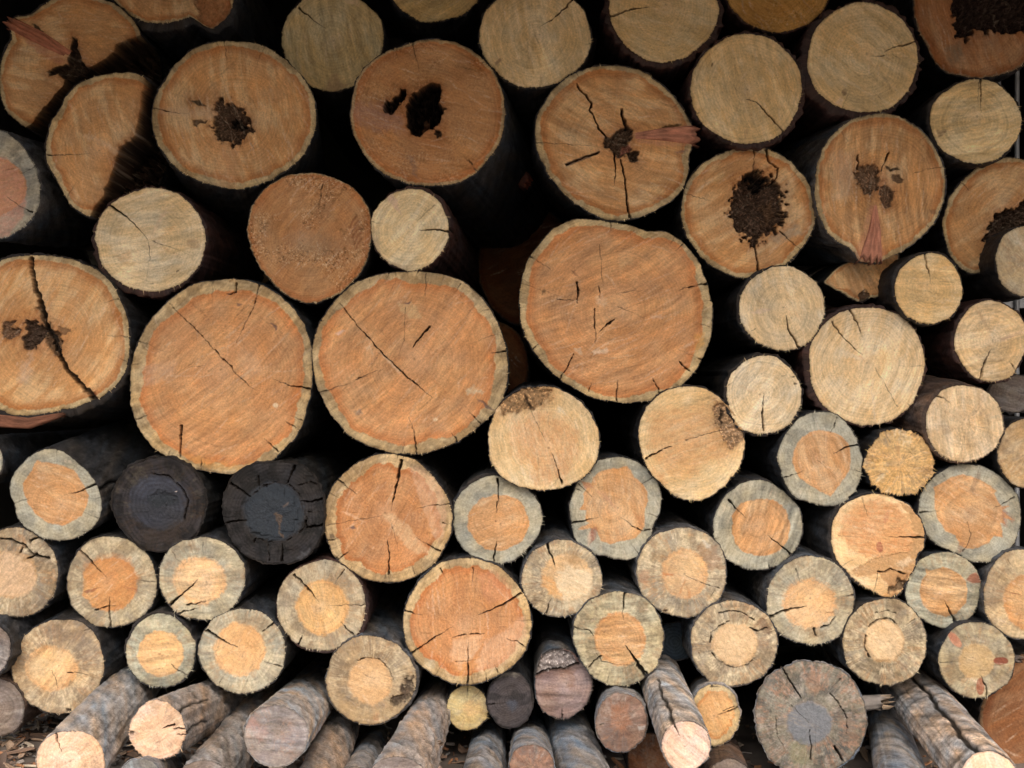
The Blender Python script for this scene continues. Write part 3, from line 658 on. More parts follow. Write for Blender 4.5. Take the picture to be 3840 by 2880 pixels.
log('round tan log with a long curved crack, left of the sawdust covered log', 325, 518, 119, 112, k='P', y=-.01, saw=-12, sawk=.09, bt=5, bdir=(120, 9), chk=0, bark='red',
    cr=[(T(0, 1, 905, 150, 1000, 215, 1090, 290, 1160, 360, 1240, 455), 4.2, .8), (T(0, 1, 1240, 455, 1240, 600, 1210, 780), 1.3, .5), (T(0, 1, 1260, 450, 1420, 500, 1600, 580), 1, .5)],
    pa=[(T(0, 1, 1390, 160, 1370, 230, 1270, 410, 1250, 400, 1320, 250), PALE, .6, 2, 0, None, 2), (el(417, 403 + 475 / 3.84, 15, 10, 10), (.38, .24, .13), .6, 2, 0, 'knot', 1), (T(0, 1, 960, 580, 1080, 520, 1090, 600, 1030, 640), (.56, .31, .13), .5, 5, 0, None, 4),
        (T(0, 1, 1455, 700, 1485, 685, 1480, 700, 1460, 710), HD, .8, 1, 1, None, 1), (T(0, 1, 1240, 805, 1275, 800, 1270, 808), HD, .8, .8, 0, None, 1)])
log('grey rimmed log with a pink orange heart, cut off by the left edge', -25, 400, k='G', y=-.02, heart=(-38, 405, 94, 68), tint=(1, .98, 1), bt=3, bark='slate', chk=10, fz=1.5,
    poly=[(0, 281), (30, 300), (54, 325), (75, 360), (86, 400), (84, 440), (72, 468), (52, 488), (0, 515), (-60, 510), (-120, 460), (-140, 400), (-120, 320), (-60, 285)], cr=[(T(0, 0, 290, 1375, 200, 1430, 165, 1435), 2), (T(0, 1, 270, 215, 180, 170, 60, 90), 2.4, .8)],
    pa=[(T(0, 0, -100, 1290, 40, 1310, 150, 1390, 215, 1500, 215, 1660, 200, 1800, 60, 1960, -100, 1980), (.62, .28, .20), .6, 4, 0, None, 4)], lean=(.03, .06))
log('sawdust covered orange log with a pear shaped outline, between two large logs', 668, 513, k='O', ring=2, y=-.02, hc=(.46, .225, .095), dust=1.3, saw=-48, sawk=.05, bt=2, chk=3, tint=(.95, .92, .9), fz=.8, rs=5,
    poly=[(650, 374), (700, 378), (745, 395), (783, 425), (800, 470), (801, 520), (793, 558), (770, 600), (732, 635), (692, 651), (655, 654), (622, 640), (583, 600), (552, 560), (536, 515), (536, 470), (552, 430), (592, 393)],
    cr=[(T(1, 1, 575, -20, 565, 60, 545, 180), 1.8, .7)],
    pa=[(T(1, 1, 430, 400, 560, 380, 680, 450, 700, 520, 620, 560, 430, 580, 330, 470), (.30, .20, .12), .5, 12, 0, None, 14)] +
       [(T(1, 1, 790 + 12 * i, 330 + 45 * i, 850 + 10 * i, 230 + 48 * i, 870 + 10 * i, 240 + 48 * i, 800 + 12 * i, 345 + 45 * i), (.26, .10, .045), .7, 2, 1.5, None, 2) for i in range(5)])
log('small bright tan log with a black crack, directly above the central largest log', 886, 495, 84, 88, k='P', y=-.03, saw=-50, sawk=.06, bt=3, bdir=(-50, 6), chk=2, bark='red', fz=1.4, tint=(1.05, 1.05, 1.02), lean=(.05, -.02),
    cr=[(T(1, 1, 1622, 375, 1550, 360, 1460, 358, 1370, 364), 4, .7), (T(1, 1, 980, 295, 1080, 308), 1), (T(1, 1, 1500, 150, 1350, 300), 1, .4)], bcr=[(2, 0, .16, 4)],
    pa=[(T(1, 1, 1095, 55, 1160, 60, 1200, 150, 1230, 240, 1190, 200, 1120, 120), (.66, .44, .34), .7, 2, 0, None, 2), (T(1, 1, 985, 300, 1030, 420, 1080, 600, 1200, 640, 1330, 650, 1300, 690, 1100, 680, 1030, 560, 975, 420), (.40, .30, .20), .6, 2, 0, 'inner_bark', 3)])
log('dark orange log end set far back in shadow, left of the wide orange log', 1140, 575, 108, 128, k='O', ring=4, y=.8, tint=(.30, .19, .15), bt=4, chk=3, fz=.3)  # tint darkened so the recessed face carries painted shade
log('second shadowed orange log end, low in the gap beside the largest log', 1070, 800, 72, 105, k='O', ring=4, y=.7, tint=(.36, .24, .19), bt=4, chk=2, fz=.3)  # shadow of the gap put into the dark tint
# -- middle
log('large orange log with a thick black crack through its rotted heart, left edge', 110, 727, k='O', ring=11, y=-.03, saw=-55, sawk=.05, bt=5, bdir=(100, 14), sm=3, bark='dark', chk=5, lean=(.03, -.05),
    poly=[(-55, 620), (-20, 575), (10, 560), (40, 553), (90, 553), (150, 560), (200, 578), (240, 612), (265, 660), (278, 710), (279, 755), (268, 805), (245, 838), (213, 862), (192, 866), (160, 880), (128, 885), (90, 893), (50, 899), (10, 890), (-20, 870), (-55, 820), (-65, 720)],
    cr=[(T(0, 1, 262, 590, 270, 700, 295, 850, 320, 900), 10, 11), (T(0, 1, 320, 900, 350, 1000, 380, 1120, 430, 1230), 11, 12), (T(0, 1, 430, 1230, 500, 1400, 560, 1520, 620, 1580, 700, 1660), 13, 8), (T(0, 2, 640, 60, 700, 120, 780, 210), 8, 12), (T(0, 1, 1060, 1245, 970, 1240, 860, 1235), 1.4, .4), (T(0, 1, 975, 930, 850, 970), 1.5)],
    pa=[(T(0, 1, 30, 1110, 130, 1110, 130, 1140, 80, 1150, 180, 1180, 160, 1230, 90, 1270, 40, 1260, 15, 1200), (.085, .048, .03), .9, 2, 8, 'rotten_hollow', 4),
        (T(0, 1, 200, 1120, 290, 1100, 340, 1150, 400, 1200, 330, 1290, 300, 1350, 200, 1340, 170, 1270, 230, 1200), (.035, .022, .018), .93, 2.5, 16, 'rotten_hollow', 6),
        (T(0, 1, 300, 990, 350, 1000, 420, 1150, 500, 1220, 520, 1320, 500, 1420, 420, 1370, 380, 1250, 330, 1080), (.035, .022, .018), .8, 4, 12, None, 7),
        (T(0, 1, 480, 1150, 570, 1180, 580, 1220, 500, 1230), (.10, .06, .035), .7, 3, 2, None, 6),
        (T(0, 2, 740, 130, 800, 150, 830, 220, 770, 230), (.20, .06, .025), .8, 3, 4, None, 4), (T(0, 1, 180, 1450, 260, 1400, 260, 1600, 150, 1640), (.62, .5, .4), .4, 9, 0, None, 6)])
log('very large orange log with a thick tan rim, above the black charred logs', 478, 812, k='O', ring=22, y=-.02, hc=(.57, .285, .125), saw=-40, sawk=.10, bt=2, chk=16, sm=4, dust=.25, fz=.8, lean=(.03, .03), bark='grey', tint=(.97, .95, .95),
    poly=[(470, 607), (430, 610), (400, 625), (350, 665), (307, 720), (288, 770), (281, 830), (285, 880), (298, 925), (328, 962), (370, 992), (420, 1012), (480, 1022), (540, 1018), (572, 1008), (596, 985), (640, 940), (663, 880), (672, 820), (672, 760), (657, 700), (620, 655), (580, 622), (520, 603)],
    cr=[(T(0, 1, 1385, 955, 1520, 1080, 1660, 1220, 1740, 1310, 1860, 1440, 1960, 1550, 2060, 1650), 1.3, 1.9), (T(0, 2, 1950, 0, 2050, 90, 2120, 140), 1.6, .7), (T(0, 2, 1130, 385, 1220, 350), 2, 1), (T(0, 1, 2150, 820, 2110, 980, 2040, 1130, 1960, 1300), 2, .6),
        (T(0, 2, 1665, 800, 1675, 690), 2.6, .5), (T(0, 2, 1500, 440, 1495, 690), 6, 1.5), (T(1, 2, 470, 128, 350, 110, 250, 80, 160, 50), 3, .5), (T(1, 2, 200, 650, 90, 540), 2.6, .8), (T(1, 2, 350, 455, 260, 400), 2.4, 1), (T(0, 1, 1090, 1475, 1200, 1470), 1.4), (T(0, 1, 1560, 1500, 1660, 1490, 1770, 1460), 1, .4), (T(0, 1, 1960, 800, 1955, 880, 1880, 890), 3.5, 1.5)],
    pa=[(T(1, 1, 130, 1130, 190, 1150, 200, 1180, 180, 1200, 165, 1165), (.14, .08, .08), .8, 1.5, 1, None, 3), (T(0, 1, 1960, 960, 2010, 970, 1990, 990, 1960, 985), (.14, .09, .09), .7, 1.5, 1, None, 2),
        (T(0, 1, 1190, 1500, 1450, 1440, 1460, 1540, 1400, 1600, 1200, 1660), (.62, .40, .26), .55, 7, 0, None, 5), (T(0, 2, 1500, 650, 1800, 740, 2000, 760, 2120, 720, 2050, 790, 1800, 800, 1600, 740), (.66, .33, .09), .55, 6, 0, None, 6),
        (el(547 + 185 / 3.84, 806 + 265 / 3.84, 5, 5), (.85, .72, .5), .8, 2, 0, None, 1), (T(0, 1, 1890, 745, 1950, 735, 1955, 800, 1900, 790), (.50, .34, .17), .9, 1, -5, 'splinter', 1),
        (T(1, 1, -110, 1350, 60, 1440, 80, 1520, -40, 1600, -140, 1500), (.70, .46, .28), .4, 12, 0, None, 8)])
log('very large orange log with a thick tan rim and diagonal crack, at the centre', 887, 782, k='O', ring=21, y=-.03, hc=(.57, .285, .125), saw=-48, sawk=.10, bt=2, chk=16, sm=4, dust=.25, fz=.9, bark='dark', tint=(1, .98, .98),
    poly=[(870, 588), (930, 590), (985, 600), (1030, 633), (1065, 680), (1085, 730), (1096, 780), (1093, 840), (1080, 880), (1050, 905), (1010, 940), (960, 965), (900, 980), (840, 976), (780, 955), (730, 915), (697, 860), (679, 810), (675, 760), (685, 710), (707, 672), (730, 642), (760, 615), (810, 595)],
    cr=[(T(1, 1, 720, 970, 850, 1140, 960, 1260, 1070, 1380, 1180, 1490, 1300, 1600, 1380, 1660), 1.6, 2.6), (T(1, 2, 1240, 0, 1340, 80, 1480, 195), 2.8, 1.2), (T(1, 1, 1460, 1165, 1400, 1240, 1320, 1330), 6, 1.4), (T(1, 1, 1435, 720, 1425, 900), 2, .8), (T(1, 1, 1265, 1000, 1250, 1280, 1200, 1400), 1, .6),
        (T(1, 2, 500, 162, 600, 145, 700, 110, 800, 85), 2.2, .7), (T(1, 2, 860, 50, 980, 5), 1.2), (T(1, 2, 1355, 665, 1340, 520, 1290, 370), 2.6, .8), (T(1, 2, 1690, 570, 1640, 480), 2.4, .7), (T(1, 2, 1890, 425, 1790, 320), 2.6, .7), (T(1, 1, 2095, 1365, 1960, 1385), 2.8, .7), (T(1, 1, 2060, 1250, 1960, 1100), .8, .4), (T(1, 1, 1720, 800, 1670, 880), 1.8, .7), (T(1, 1, 1950, 1010, 1870, 1045), 1.6, .7), (T(1, 1, 850, 1600, 960, 1550, 1080, 1510), 1.6, .6), (T(1, 1, 560, 1105, 600, 1115), 2)],
    pa=[(T(1, 1, 1200, 970, 1300, 960, 1390, 1040, 1400, 1090, 1300, 1090, 1220, 1030), (.60, .42, .22), .65, 3, 0, None, 4), (T(1, 1, 1225, 965, 1310, 955, 1290, 975), (.13, .08, .08), .8, 1, 1, None, 1), (T(1, 1, 670, 1220, 740, 1190, 770, 1195, 700, 1235), (.75, .5, .38), .85, 1.5, 0, None, 2),
        (T(1, 1, 920, 1330, 980, 1310, 940, 1370), PALE, .7, 2, 0, None, 3), (T(1, 1, 1030, 1360, 1080, 1390, 1230, 1530, 1220, 1560, 1130, 1480), PALE, .65, 2, 0, None, 3), (T(1, 2, 830, 300, 890, 300, 900, 340, 850, 350), (.2, .15, .13), .7, 2, 0, None, 3),
        (T(1, 2, 1760, 130, 1830, 90, 1860, 130, 1930, 160, 1850, 170, 1780, 180), (.62, .55, .38), .6, 3, 0, None, 4), (T(1, 2, 1850, 200, 1950, 260, 2010, 310, 1940, 290, 1890, 240), (.13, .09, .08), .8, 1.5, 2, None, 3), (el(547 + 1510 / 3.84, 806 + 385 / 3.84, 5, 4), (.85, .66, .42), .8, 2, 0, None, 1)])
log('very large orange log with a lumpy tan rim, right of centre', 1330, 672, k='O', ring=16, y=-.03, hc=(.57, .285, .125), saw=-25, sawk=.10, bt=2, chk=14, sm=3, dust=.2, fz=.8, bark='dark',
    poly=[(1255, 474), (1300, 478), (1350, 484), (1385, 495), (1405, 504), (1420, 498), (1436, 499), (1460, 512), (1498, 550), (1520, 590), (1534, 640), (1539, 690), (1531, 740), (1515, 780), (1490, 815), (1450, 850), (1400, 865), (1340, 869), (1290, 860), (1230, 833), (1180, 790), (1143, 740), (1124, 695), (1122, 680), (1128, 668), (1122, 645), (1126, 610), (1137, 570), (1155, 540), (1182, 507), (1215, 482)],
    cr=[(T(2, 1, 165, 570, 260, 615, 370, 690), 2, .7), (T(2, 1, 770, 480, 785, 640, 795, 790), 1.3, 1), (T(2, 1, 765, 830, 775, 930), 1.8, 1), (T(2, 1, 730, 1010, 730, 1150, 740, 1220, 735, 1300), 2, 1), (T(2, 1, 760, 1215, 830, 1150, 890, 1100), 1.2, 3.5), (T(2, 1, 585, 795, 595, 880, 590, 965), 4.5, 1.5), (T(2, 1, 420, 935, 560, 942), 1.8, 1),
        (T(2, 1, 1665, 800, 1560, 825, 1430, 852), 2.8, 1), (T(2, 1, 430, 1610, 500, 1500, 555, 1390), 1.8, 2), (T(2, 1, 1515, 1525, 1430, 1445), 3, 1.5), (T(2, 1, 1245, 1660, 1210, 1590), 3, 1), (T(2, 2, 918, 235, 915, 60), 2.6, 1), (T(2, 2, 1265, 160, 1215, 40), 3, 1), (T(2, 2, 680, 155, 705, 80), 2.2, 1), (T(2, 1, 190, 1365, 260, 1310), 2.2, 1), (T(2, 1, 930, 880, 1120, 860), 1.2, .6), (T(2, 1, 920, 995, 1140, 1085), 1.1, .5), (T(2, 1, 1460, 475, 1400, 530), 1.6, .7), (T(2, 1, 1690, 1165, 1600, 1140), 1.5, .5)],
    pa=[(T(2, 1, 550, 1350, 620, 1330, 630, 1400, 570, 1370), (.62, .5, .36), .7, 2, 0, None, 3), (T(2, 1, 700, 1350, 840, 1340, 850, 1370, 720, 1400), (.75, .55, .38), .75, 2, 0, None, 4), (T(2, 1, 930, 620, 1080, 570, 1040, 640, 950, 720), (.62, .40, .2), .55, 6, 0, None, 6),
        (T(2, 1, 730, 930, 790, 900, 830, 940, 790, 1000, 740, 980), PALE, .6, 5, 0, None, 8), (T(2, 1, 530, 690, 560, 700, 600, 745, 570, 740), (.25, .11, .06), .7, 1.5, 0, None, 1), (T(2, 1, 290, 870, 310, 840, 320, 870, 295, 905), (.10, .06, .03), .7, 2, 1, None, 2), (T(2, 1, 1200, 1070, 1290, 1060, 1290, 1090, 1220, 1100), (.6, .42, .3), .6, 3, 0, None, 4),
        (T(2, 1, 1560, 1230, 1640, 1200, 1640, 1300, 1570, 1380), (.70, .36, .10), .6, 5, 0, None, 4)])
log('pale cream log with frayed right rim, directly below the rot centred log', 1690, 666, 92, 90, k='P', y=-.02, saw=70, sawk=.06, bt=3, bdir=(180, 5), chk=1, fz=1.8, tint=(1.04, 1.05, 1.1),
    cr=[(T(3, 1, 235, 1070, 250, 1160, 300, 1260, 345, 1330), 1.2, 4.6), (T(2, 1, 2060, 1175, 2015, 1205), 1.4)], pa=[(T(3, 1, -70, 1050, 40, 1010, 110, 1020, 100, 1035, 0, 1060), (.62, .46, .38), .5, 2, 0, None, 2), (T(3, 1, 240, 655, 320, 645, 405, 660, 400, 680, 300, 668), (.75, .66, .5), .9, 1, -3, 'splinter', 1)])
log('orange wedge of split log with a ragged lower edge, under the pink splinter', 1880, 600, k='O', ring=4, y=.06, saw=60, sm=0, name='split_log', bt=3, chk=2, L=.9, sawk=.09,
    poly=[(1779, 611), (1787, 600), (1797, 590), (1820, 574), (1844, 560), (1890, 545), (1941, 540), (1941, 549), (1938, 572), (1932, 588), (1925, 601), (1920, 627), (1910, 634), (1902, 638), (1880, 642), (1857, 652), (1848, 648), (1839, 643), (1828, 637), (1816, 630), (1795, 620)],
    pa=[(T(3, 1, 830, 890, 890, 860, 950, 910, 920, 950, 850, 970), (.05, .03, .02), .9, 1.5, 5, None, 4), (T(3, 1, 1010, 830, 1080, 820, 1090, 860, 1030, 880), (.06, .035, .02), .9, 1.5, 5, None, 4)])
log('small tan orange log with one crack down from its top, near right edge', 2007, 624, 73, 76, L=.42, k='P', y=-.05, saw=5, sawk=.08, tint=(1.0, .9, .74), bt=4, bdir=(-160, 5), chk=0, fz=1.2, cr=[(T(3, 1, 1390, 560, 1410, 660, 1440, 800), 4.2, .7)],
    pa=[(T(3, 1, 1500, 780, 1640, 790, 1630, 800, 1510, 790), (.35, .22, .1), .5, 1, 0, None, 1)])
log('tan log with two faint crossing streaks and twin lower cracks, right edge middle', 2140, 737, 77, 88, L=.42, k='P', y=-.03, saw=-15, sawk=.11, tint=(1, .95, .92), bt=5, bdir=(180, 5), chk=0, bark='red',
    cr=[(T(3, 1, 1940, 1350, 1880, 1470, 1850, 1600), 1.4, 3), (T(3, 1, 1900, 1410, 1850, 1500), 1), (T(3, 1, 2110, 1460, 2160, 1540), 1.4, 2.4)], pa=[(T(3, 1, 1810, 1020, 1850, 1040, 1950, 1210, 1920, 1200), (.40, .24, .13), .55, 3, 0, None, 2), (T(3, 1, 2000, 1260, 2200, 1190, 2200, 1215, 2020, 1290), (.42, .26, .18), .55, 3, 0, None, 2), (T(3, 1, 2090, 1000, 2170, 1000, 2200, 1080, 2140, 1060), (.38, .22, .06), .5, 4, 0, None, 3)])
log('large round cream tan log with two cracks near its top', 1873, 790, 126, 128, k='P', y=-.02, saw=-68, sawk=.07, bt=6, bdir=(190, 8), bark='red', chk=2, fz=1.1, tint=(1.04, 1.0, .98),
    cr=[(T(3, 1, 775, 1030, 820, 1120, 875, 1250), 4, 1), (T(3, 1, 615, 1115, 700, 1230, 800, 1340, 870, 1390), 2, 1), (T(3, 1, 980, 1500, 1050, 1650), 1, .5), (T(3, 2, 1010, 0, 1080, 130, 1165, 280), .8, 1.2), (T(3, 1, 1380, 1490, 1180, 1485), 1, .4)],
    pa=[(T(3, 1, 650, 1350, 780, 1380, 880, 1420, 860, 1440, 730, 1410), (.78, .64, .46), .6, 3, 0, None, 4), (T(3, 2, 955, 60, 985, 380, 965, 380, 940, 100), (.78, .66, .52), .5, 3, 0, None, 3)])
log('pale cream log with frayed lower rim, touching the log with a brown rot pit', 1650, 853, 81, 85, k='P', y=-.04, saw=-52, sawk=.06, bt=5, bdir=(-120, 4), chk=0, fz=2.0, tint=(1.06, 1.08, 1.15), dust=.3,
    cr=[(T(3, 2, 50, 160, 45, 300, 48, 470), 1, 3.8), (T(2, 1, 1840, 1650, 1880, 1620), 1.4)], pa=[(el(1636 + 315 / 3.84, 806 + 88 / 3.84, 4, 2.4), HD, .8, 1, 1, None, 1), (el(1636 + 300 / 3.84, 806 + 30 / 3.84, 3, 2), HD, .8, 1, 1, None, 1)])
log('tan log with upright saw grooves and thick bark on its left', 2084, 915, 84, 83, k='P', y=-.06, saw=82, sawk=.14, bt=4, bdir=(200, 5), bark='brown', chk=1, fz=1.8, tint=(1.0, .97, 1.0), mot=.1, lean=(-.20, .10),
    cr=[(T(3, 2, 1470, 180, 1540, 205, 1600, 250), 2.2, .7)], pa=[(T(3, 2, 1410, 450, 1480, 560, 1560, 660, 1500, 680, 1430, 560), (.34, .22, .1), .5, 3, 0, None, 4)])
log('brown speckled log end half hidden by the right edge, beside a grey rimmed log', 2216, 980, 60, 74, L=.42, k='P', y=-.05, tint=(.70, .62, .55), mot=.35, bt=3, chk=1)
log('tan log with a crumbly brown rot patch at its top left', 1175, 947, k='P', y=-.05, saw=75, sawk=.03, bt=3, bark='grey', chk=2, sm=5, fz=1, tint=(1.06, 1.0, .92),
    poly=[(1150, 836), (1200, 838), (1240, 858), (1275, 893), (1293, 930), (1295, 970), (1280, 1010), (1245, 1040), (1190, 1057), (1140, 1054), (1095, 1040), (1066, 1008), (1056, 970), (1060, 920), (1075, 880), (1105, 850)],
    cr=[(T(2, 2, 200, 310, 260, 430, 320, 560), 1, .8), (T(2, 2, 375, 660, 410, 760, 440, 850, 460, 915), 1, 3.6), (T(2, 2, 435, 860, 360, 950), 1.2)],
    pa=[(T(2, 2, 50, 400, 150, 370, 300, 330, 420, 350, 530, 400, 600, 480, 600, 640, 560, 760, 480, 880, 260, 930, 200, 780, 80, 700, 20, 560), (.60, .28, .115), .62, 14, 0, 'heartwood', 12),
        (T(2, 2, -60, 260, -20, 180, 80, 130, 240, 110, 370, 120, 370, 200, 300, 260, 240, 290, 150, 300, 60, 330, -40, 360), (.23, .13, .06), .9, 3, 7, 'rot_patch', 6), (T(2, 2, 150, 140, 180, 240, 230, 280, 190, 290, 150, 230), HD, .8, 2, 6, None, 4), (T(2, 2, -40, 700, 60, 760, 160, 850, 60, 880, -60, 800), (.78, .62, .38), .5, 8, 0, None, 6), (T(2, 2, 420, 280, 470, 290, 480, 330, 430, 320), (.8, .72, .55), .6, 4, 0, None, 3), (el(1094.5 + 350 / 3.84, 806.5 + 620 / 3.84, 2.5, 2), (.2, .1, .05), .7, 1, 0, None, 1)])
log('tan log with a brown rot pit on its upper right rim', 1495, 957, k='P', y=-.04, saw=-18, sawk=.06, bt=3, bark='dark', chk=1, sm=4, fz=1, tint=(1.05, .98, .88),
    poly=[(1490, 834), (1530, 843), (1560, 868), (1594, 905), (1608, 948), (1600, 1000), (1572, 1040), (1540, 1070), (1500, 1082), (1465, 1075), (1430, 1045), (1400, 1010), (1384, 970), (1380, 930), (1395, 880), (1430, 850)],
    cr=[(T(2, 2, 1150, 708, 1260, 650, 1370, 602), 4, 1), (T(2, 2, 1480, 550, 1600, 520, 1770, 475), 1, 1.2)],
    pa=[(T(2, 2, 1200, 360, 1350, 280, 1500, 300, 1640, 260, 1720, 400, 1780, 560, 1860, 680, 1750, 740, 1640, 720, 1560, 860, 1350, 850, 1250, 760, 1180, 600), (.62, .31, .13), .62, 14, 0, 'heartwood', 12), (T(2, 2, 1200, 780, 1300, 830, 1320, 920, 1240, 880), (.56, .24, .08), .6, 5, 0, None, 5),
        (T(2, 2, 1730, 240, 1800, 240, 1850, 330, 1900, 400, 1960, 480, 1960, 560, 1870, 640, 1790, 540, 1770, 460, 1730, 400, 1720, 300), (.24, .145, .08), .9, 3, 8, 'rot_patch', 6), (T(2, 2, 1770, 290, 1810, 310, 1780, 440, 1760, 380), HD, .85, 2, 6, None, 4), (T(2, 2, 1600, 780, 1850, 700, 1750, 900, 1620, 1000), (.74, .54, .28), .5, 12, 0, None, 8)])
log('grey green rimmed log with a ragged pointed orange heart, centre right', 1328, 1100, k='G', y=-.02, saw=80, sawk=.03, bt=2, bark='grey', chk=6, sm=3, fz=.5, rs=5,
    poly=T(2, 2, 940, 690, 1080, 730, 1190, 820, 1260, 900, 1285, 1030, 1270, 1150, 1215, 1260, 1200, 1380, 1120, 1490, 1000, 1550, 900, 1540, 800, 1510, 690, 1480, 600, 1420, 550, 1320, 540, 1220, 520, 1110, 560, 980, 600, 900, 620, 820, 730, 740, 840, 700),
    heart=T(2, 2, 1000, 768, 1030, 810, 1060, 860, 1130, 920, 1165, 980, 1170, 1060, 1150, 1130, 1140, 1200, 1145, 1270, 1110, 1320, 1060, 1370, 960, 1390, 850, 1415, 780, 1390, 740, 1290, 690, 1280, 595, 1300, 620, 1270, 690, 1245, 655, 1220, 660, 1140, 605, 1130, 620, 1105, 640, 1080, 635, 1000, 660, 960, 620, 895, 700, 910, 720, 860, 760, 820, 830, 800, 940, 785),
    cr=[(T(2, 2, 545, 1245, 650, 1220, 760, 1200), 3, .8), (T(2, 2, 1195, 1300, 1130, 1310, 1040, 1270, 950, 1190), 2.6, .8), (T(2, 2, 1210, 870, 1120, 920), 2, .8), (T(2, 2, 600, 920, 700, 1020), 2, .8), (T(2, 2, 575, 955, 640, 990), 1.6), (T(2, 2, 1250, 1190, 1140, 1150), 1.6), (T(2, 2, 1090, 1500, 1020, 1400), 1.4), (T(2, 2, 865, 710, 868, 770), 1.2)],
    pa=[(T(2, 2, 700, 1290, 740, 1270, 755, 1300, 740, 1370, 690, 1420, 680, 1350), (.33, .14, .09), .85, 1.5, 0, 'knot', 1), (T(2, 2, 670, 1440, 670, 1350, 700, 1310, 690, 1430), (.62, .45, .33), .7, 1.5, 0, None, 2), (T(2, 2, 720, 960, 800, 980, 900, 1100, 920, 1130, 860, 1090), (.50, .24, .15), .5, 4, 0, None, 3), (T(2, 2, 620, 890, 700, 920, 720, 950, 640, 960), (.42, .2, .14), .7, 2, 0, None, 2),
        (T(2, 2, 950, 1180, 1010, 1160, 1060, 1260, 1000, 1280), (.72, .5, .3), .5, 4, 0, None, 3), (T(2, 2, 1050, 1150, 1140, 1200, 1130, 1290, 1100, 1260), (.48, .2, .08), .6, 3, 0, None, 2)])
log('grey green rimmed log with a rounded orange heart and black crack at right', 1772, 990, k='G', y=-.04, saw=70, sawk=.05, bt=2, bark='grey', chk=8, sm=4, fz=1.6, rs=5,
    poly=T(3, 2, 520, 315, 640, 330, 740, 420, 810, 520, 850, 620, 875, 740, 850, 880, 800, 990, 720, 1060, 620, 1100, 500, 1090, 390, 1060, 290, 1000, 230, 900, 190, 790, 170, 690, 210, 570, 270, 450, 370, 360),
    heart=T(3, 2, 520, 470, 620, 485, 700, 520, 760, 590, 778, 700, 770, 800, 700, 900, 610, 1025, 560, 1000, 440, 930, 350, 870, 290, 740, 300, 640, 370, 530, 440, 485),
    cr=[(T(3, 2, 845, 590, 740, 620, 630, 665), 4.5, .8), (T(3, 2, 660, 370, 610, 490), 1.8, 1), (T(3, 2, 220, 870, 320, 830, 380, 810), 2, .6), (T(3, 2, 870, 820, 750, 790), 1.4, .5), (T(3, 2, 500, 720, 680, 880), .9, .5)])
log('small yellow tan log rough with sawdust, between two grey rimmed logs at the right', 1944, 999, 76, 72, k='P', y=-.05, dust=1.3, tint=(1.05, .84, .56), mot=.7, saw=0, sawk=.08, bt=2, chk=2, fz=2.2, rough=2.2)
log('grey green rimmed log with a star edged orange heart, right edge lower', 2097, 1108, k='G', y=-.03, saw=30, sawk=.03, bt=2, bark='grey', chk=6, sm=5, fz=.6, rs=5,
    poly=T(3, 2, 1700, 755, 1850, 765, 1990, 840, 2110, 950, 2180, 1080, 2190, 1200, 2160, 1340, 2080, 1470, 1970, 1550, 1850, 1565, 1750, 1550, 1680, 1500, 1600, 1460, 1500, 1430, 1400, 1340, 1350, 1230, 1335, 1100, 1380, 960, 1460, 860, 1570, 790),
    heart=T(3, 2, 1700, 840, 1760, 850, 1840, 880, 1880, 900, 1950, 950, 1990, 975, 1965, 1000, 2000, 1060, 2025, 1110, 2090, 1100, 2030, 1140, 2130, 1220, 2040, 1200, 2060, 1250, 2020, 1240, 2040, 1360, 1960, 1350, 1930, 1400, 1800, 1455, 1720, 1450, 1680, 1420, 1640, 1340, 1560, 1310, 1500, 1210, 1470, 1100, 1475, 1000, 1462, 945, 1530, 905, 1560, 890, 1620, 860),
    cr=[(T(3, 2, 2125, 1030, 2030, 1080, 1950, 1130), 2.6, .6), (T(3, 2, 1350, 1160, 1420, 1150, 1500, 1143), 2.6, .7), (T(3, 2, 1740, 1230, 1770, 1330, 1740, 1430, 1700, 1480), .9, 1.8), (T(3, 2, 1530, 830, 1580, 890), 1.4)],
    pa=[(T(3, 2, 1820, 810, 1850, 820, 1850, 880, 1790, 1000, 1760, 960, 1790, 880), (.22, .14, .09), .6, 3, 0, 'knot', 3), (T(3, 2, 2030, 1110, 2080, 1090, 2060, 1130, 2140, 1210, 2120, 1240, 2060, 1190, 2080, 1280, 2040, 1260, 2020, 1180), (.33, .14, .09), .55, 2.5, 0, None, 3), (T(3, 2, 1660, 1400, 1720, 1390, 1710, 1480, 1650, 1490), (.28, .16, .1), .6, 3, 0, None, 4)])
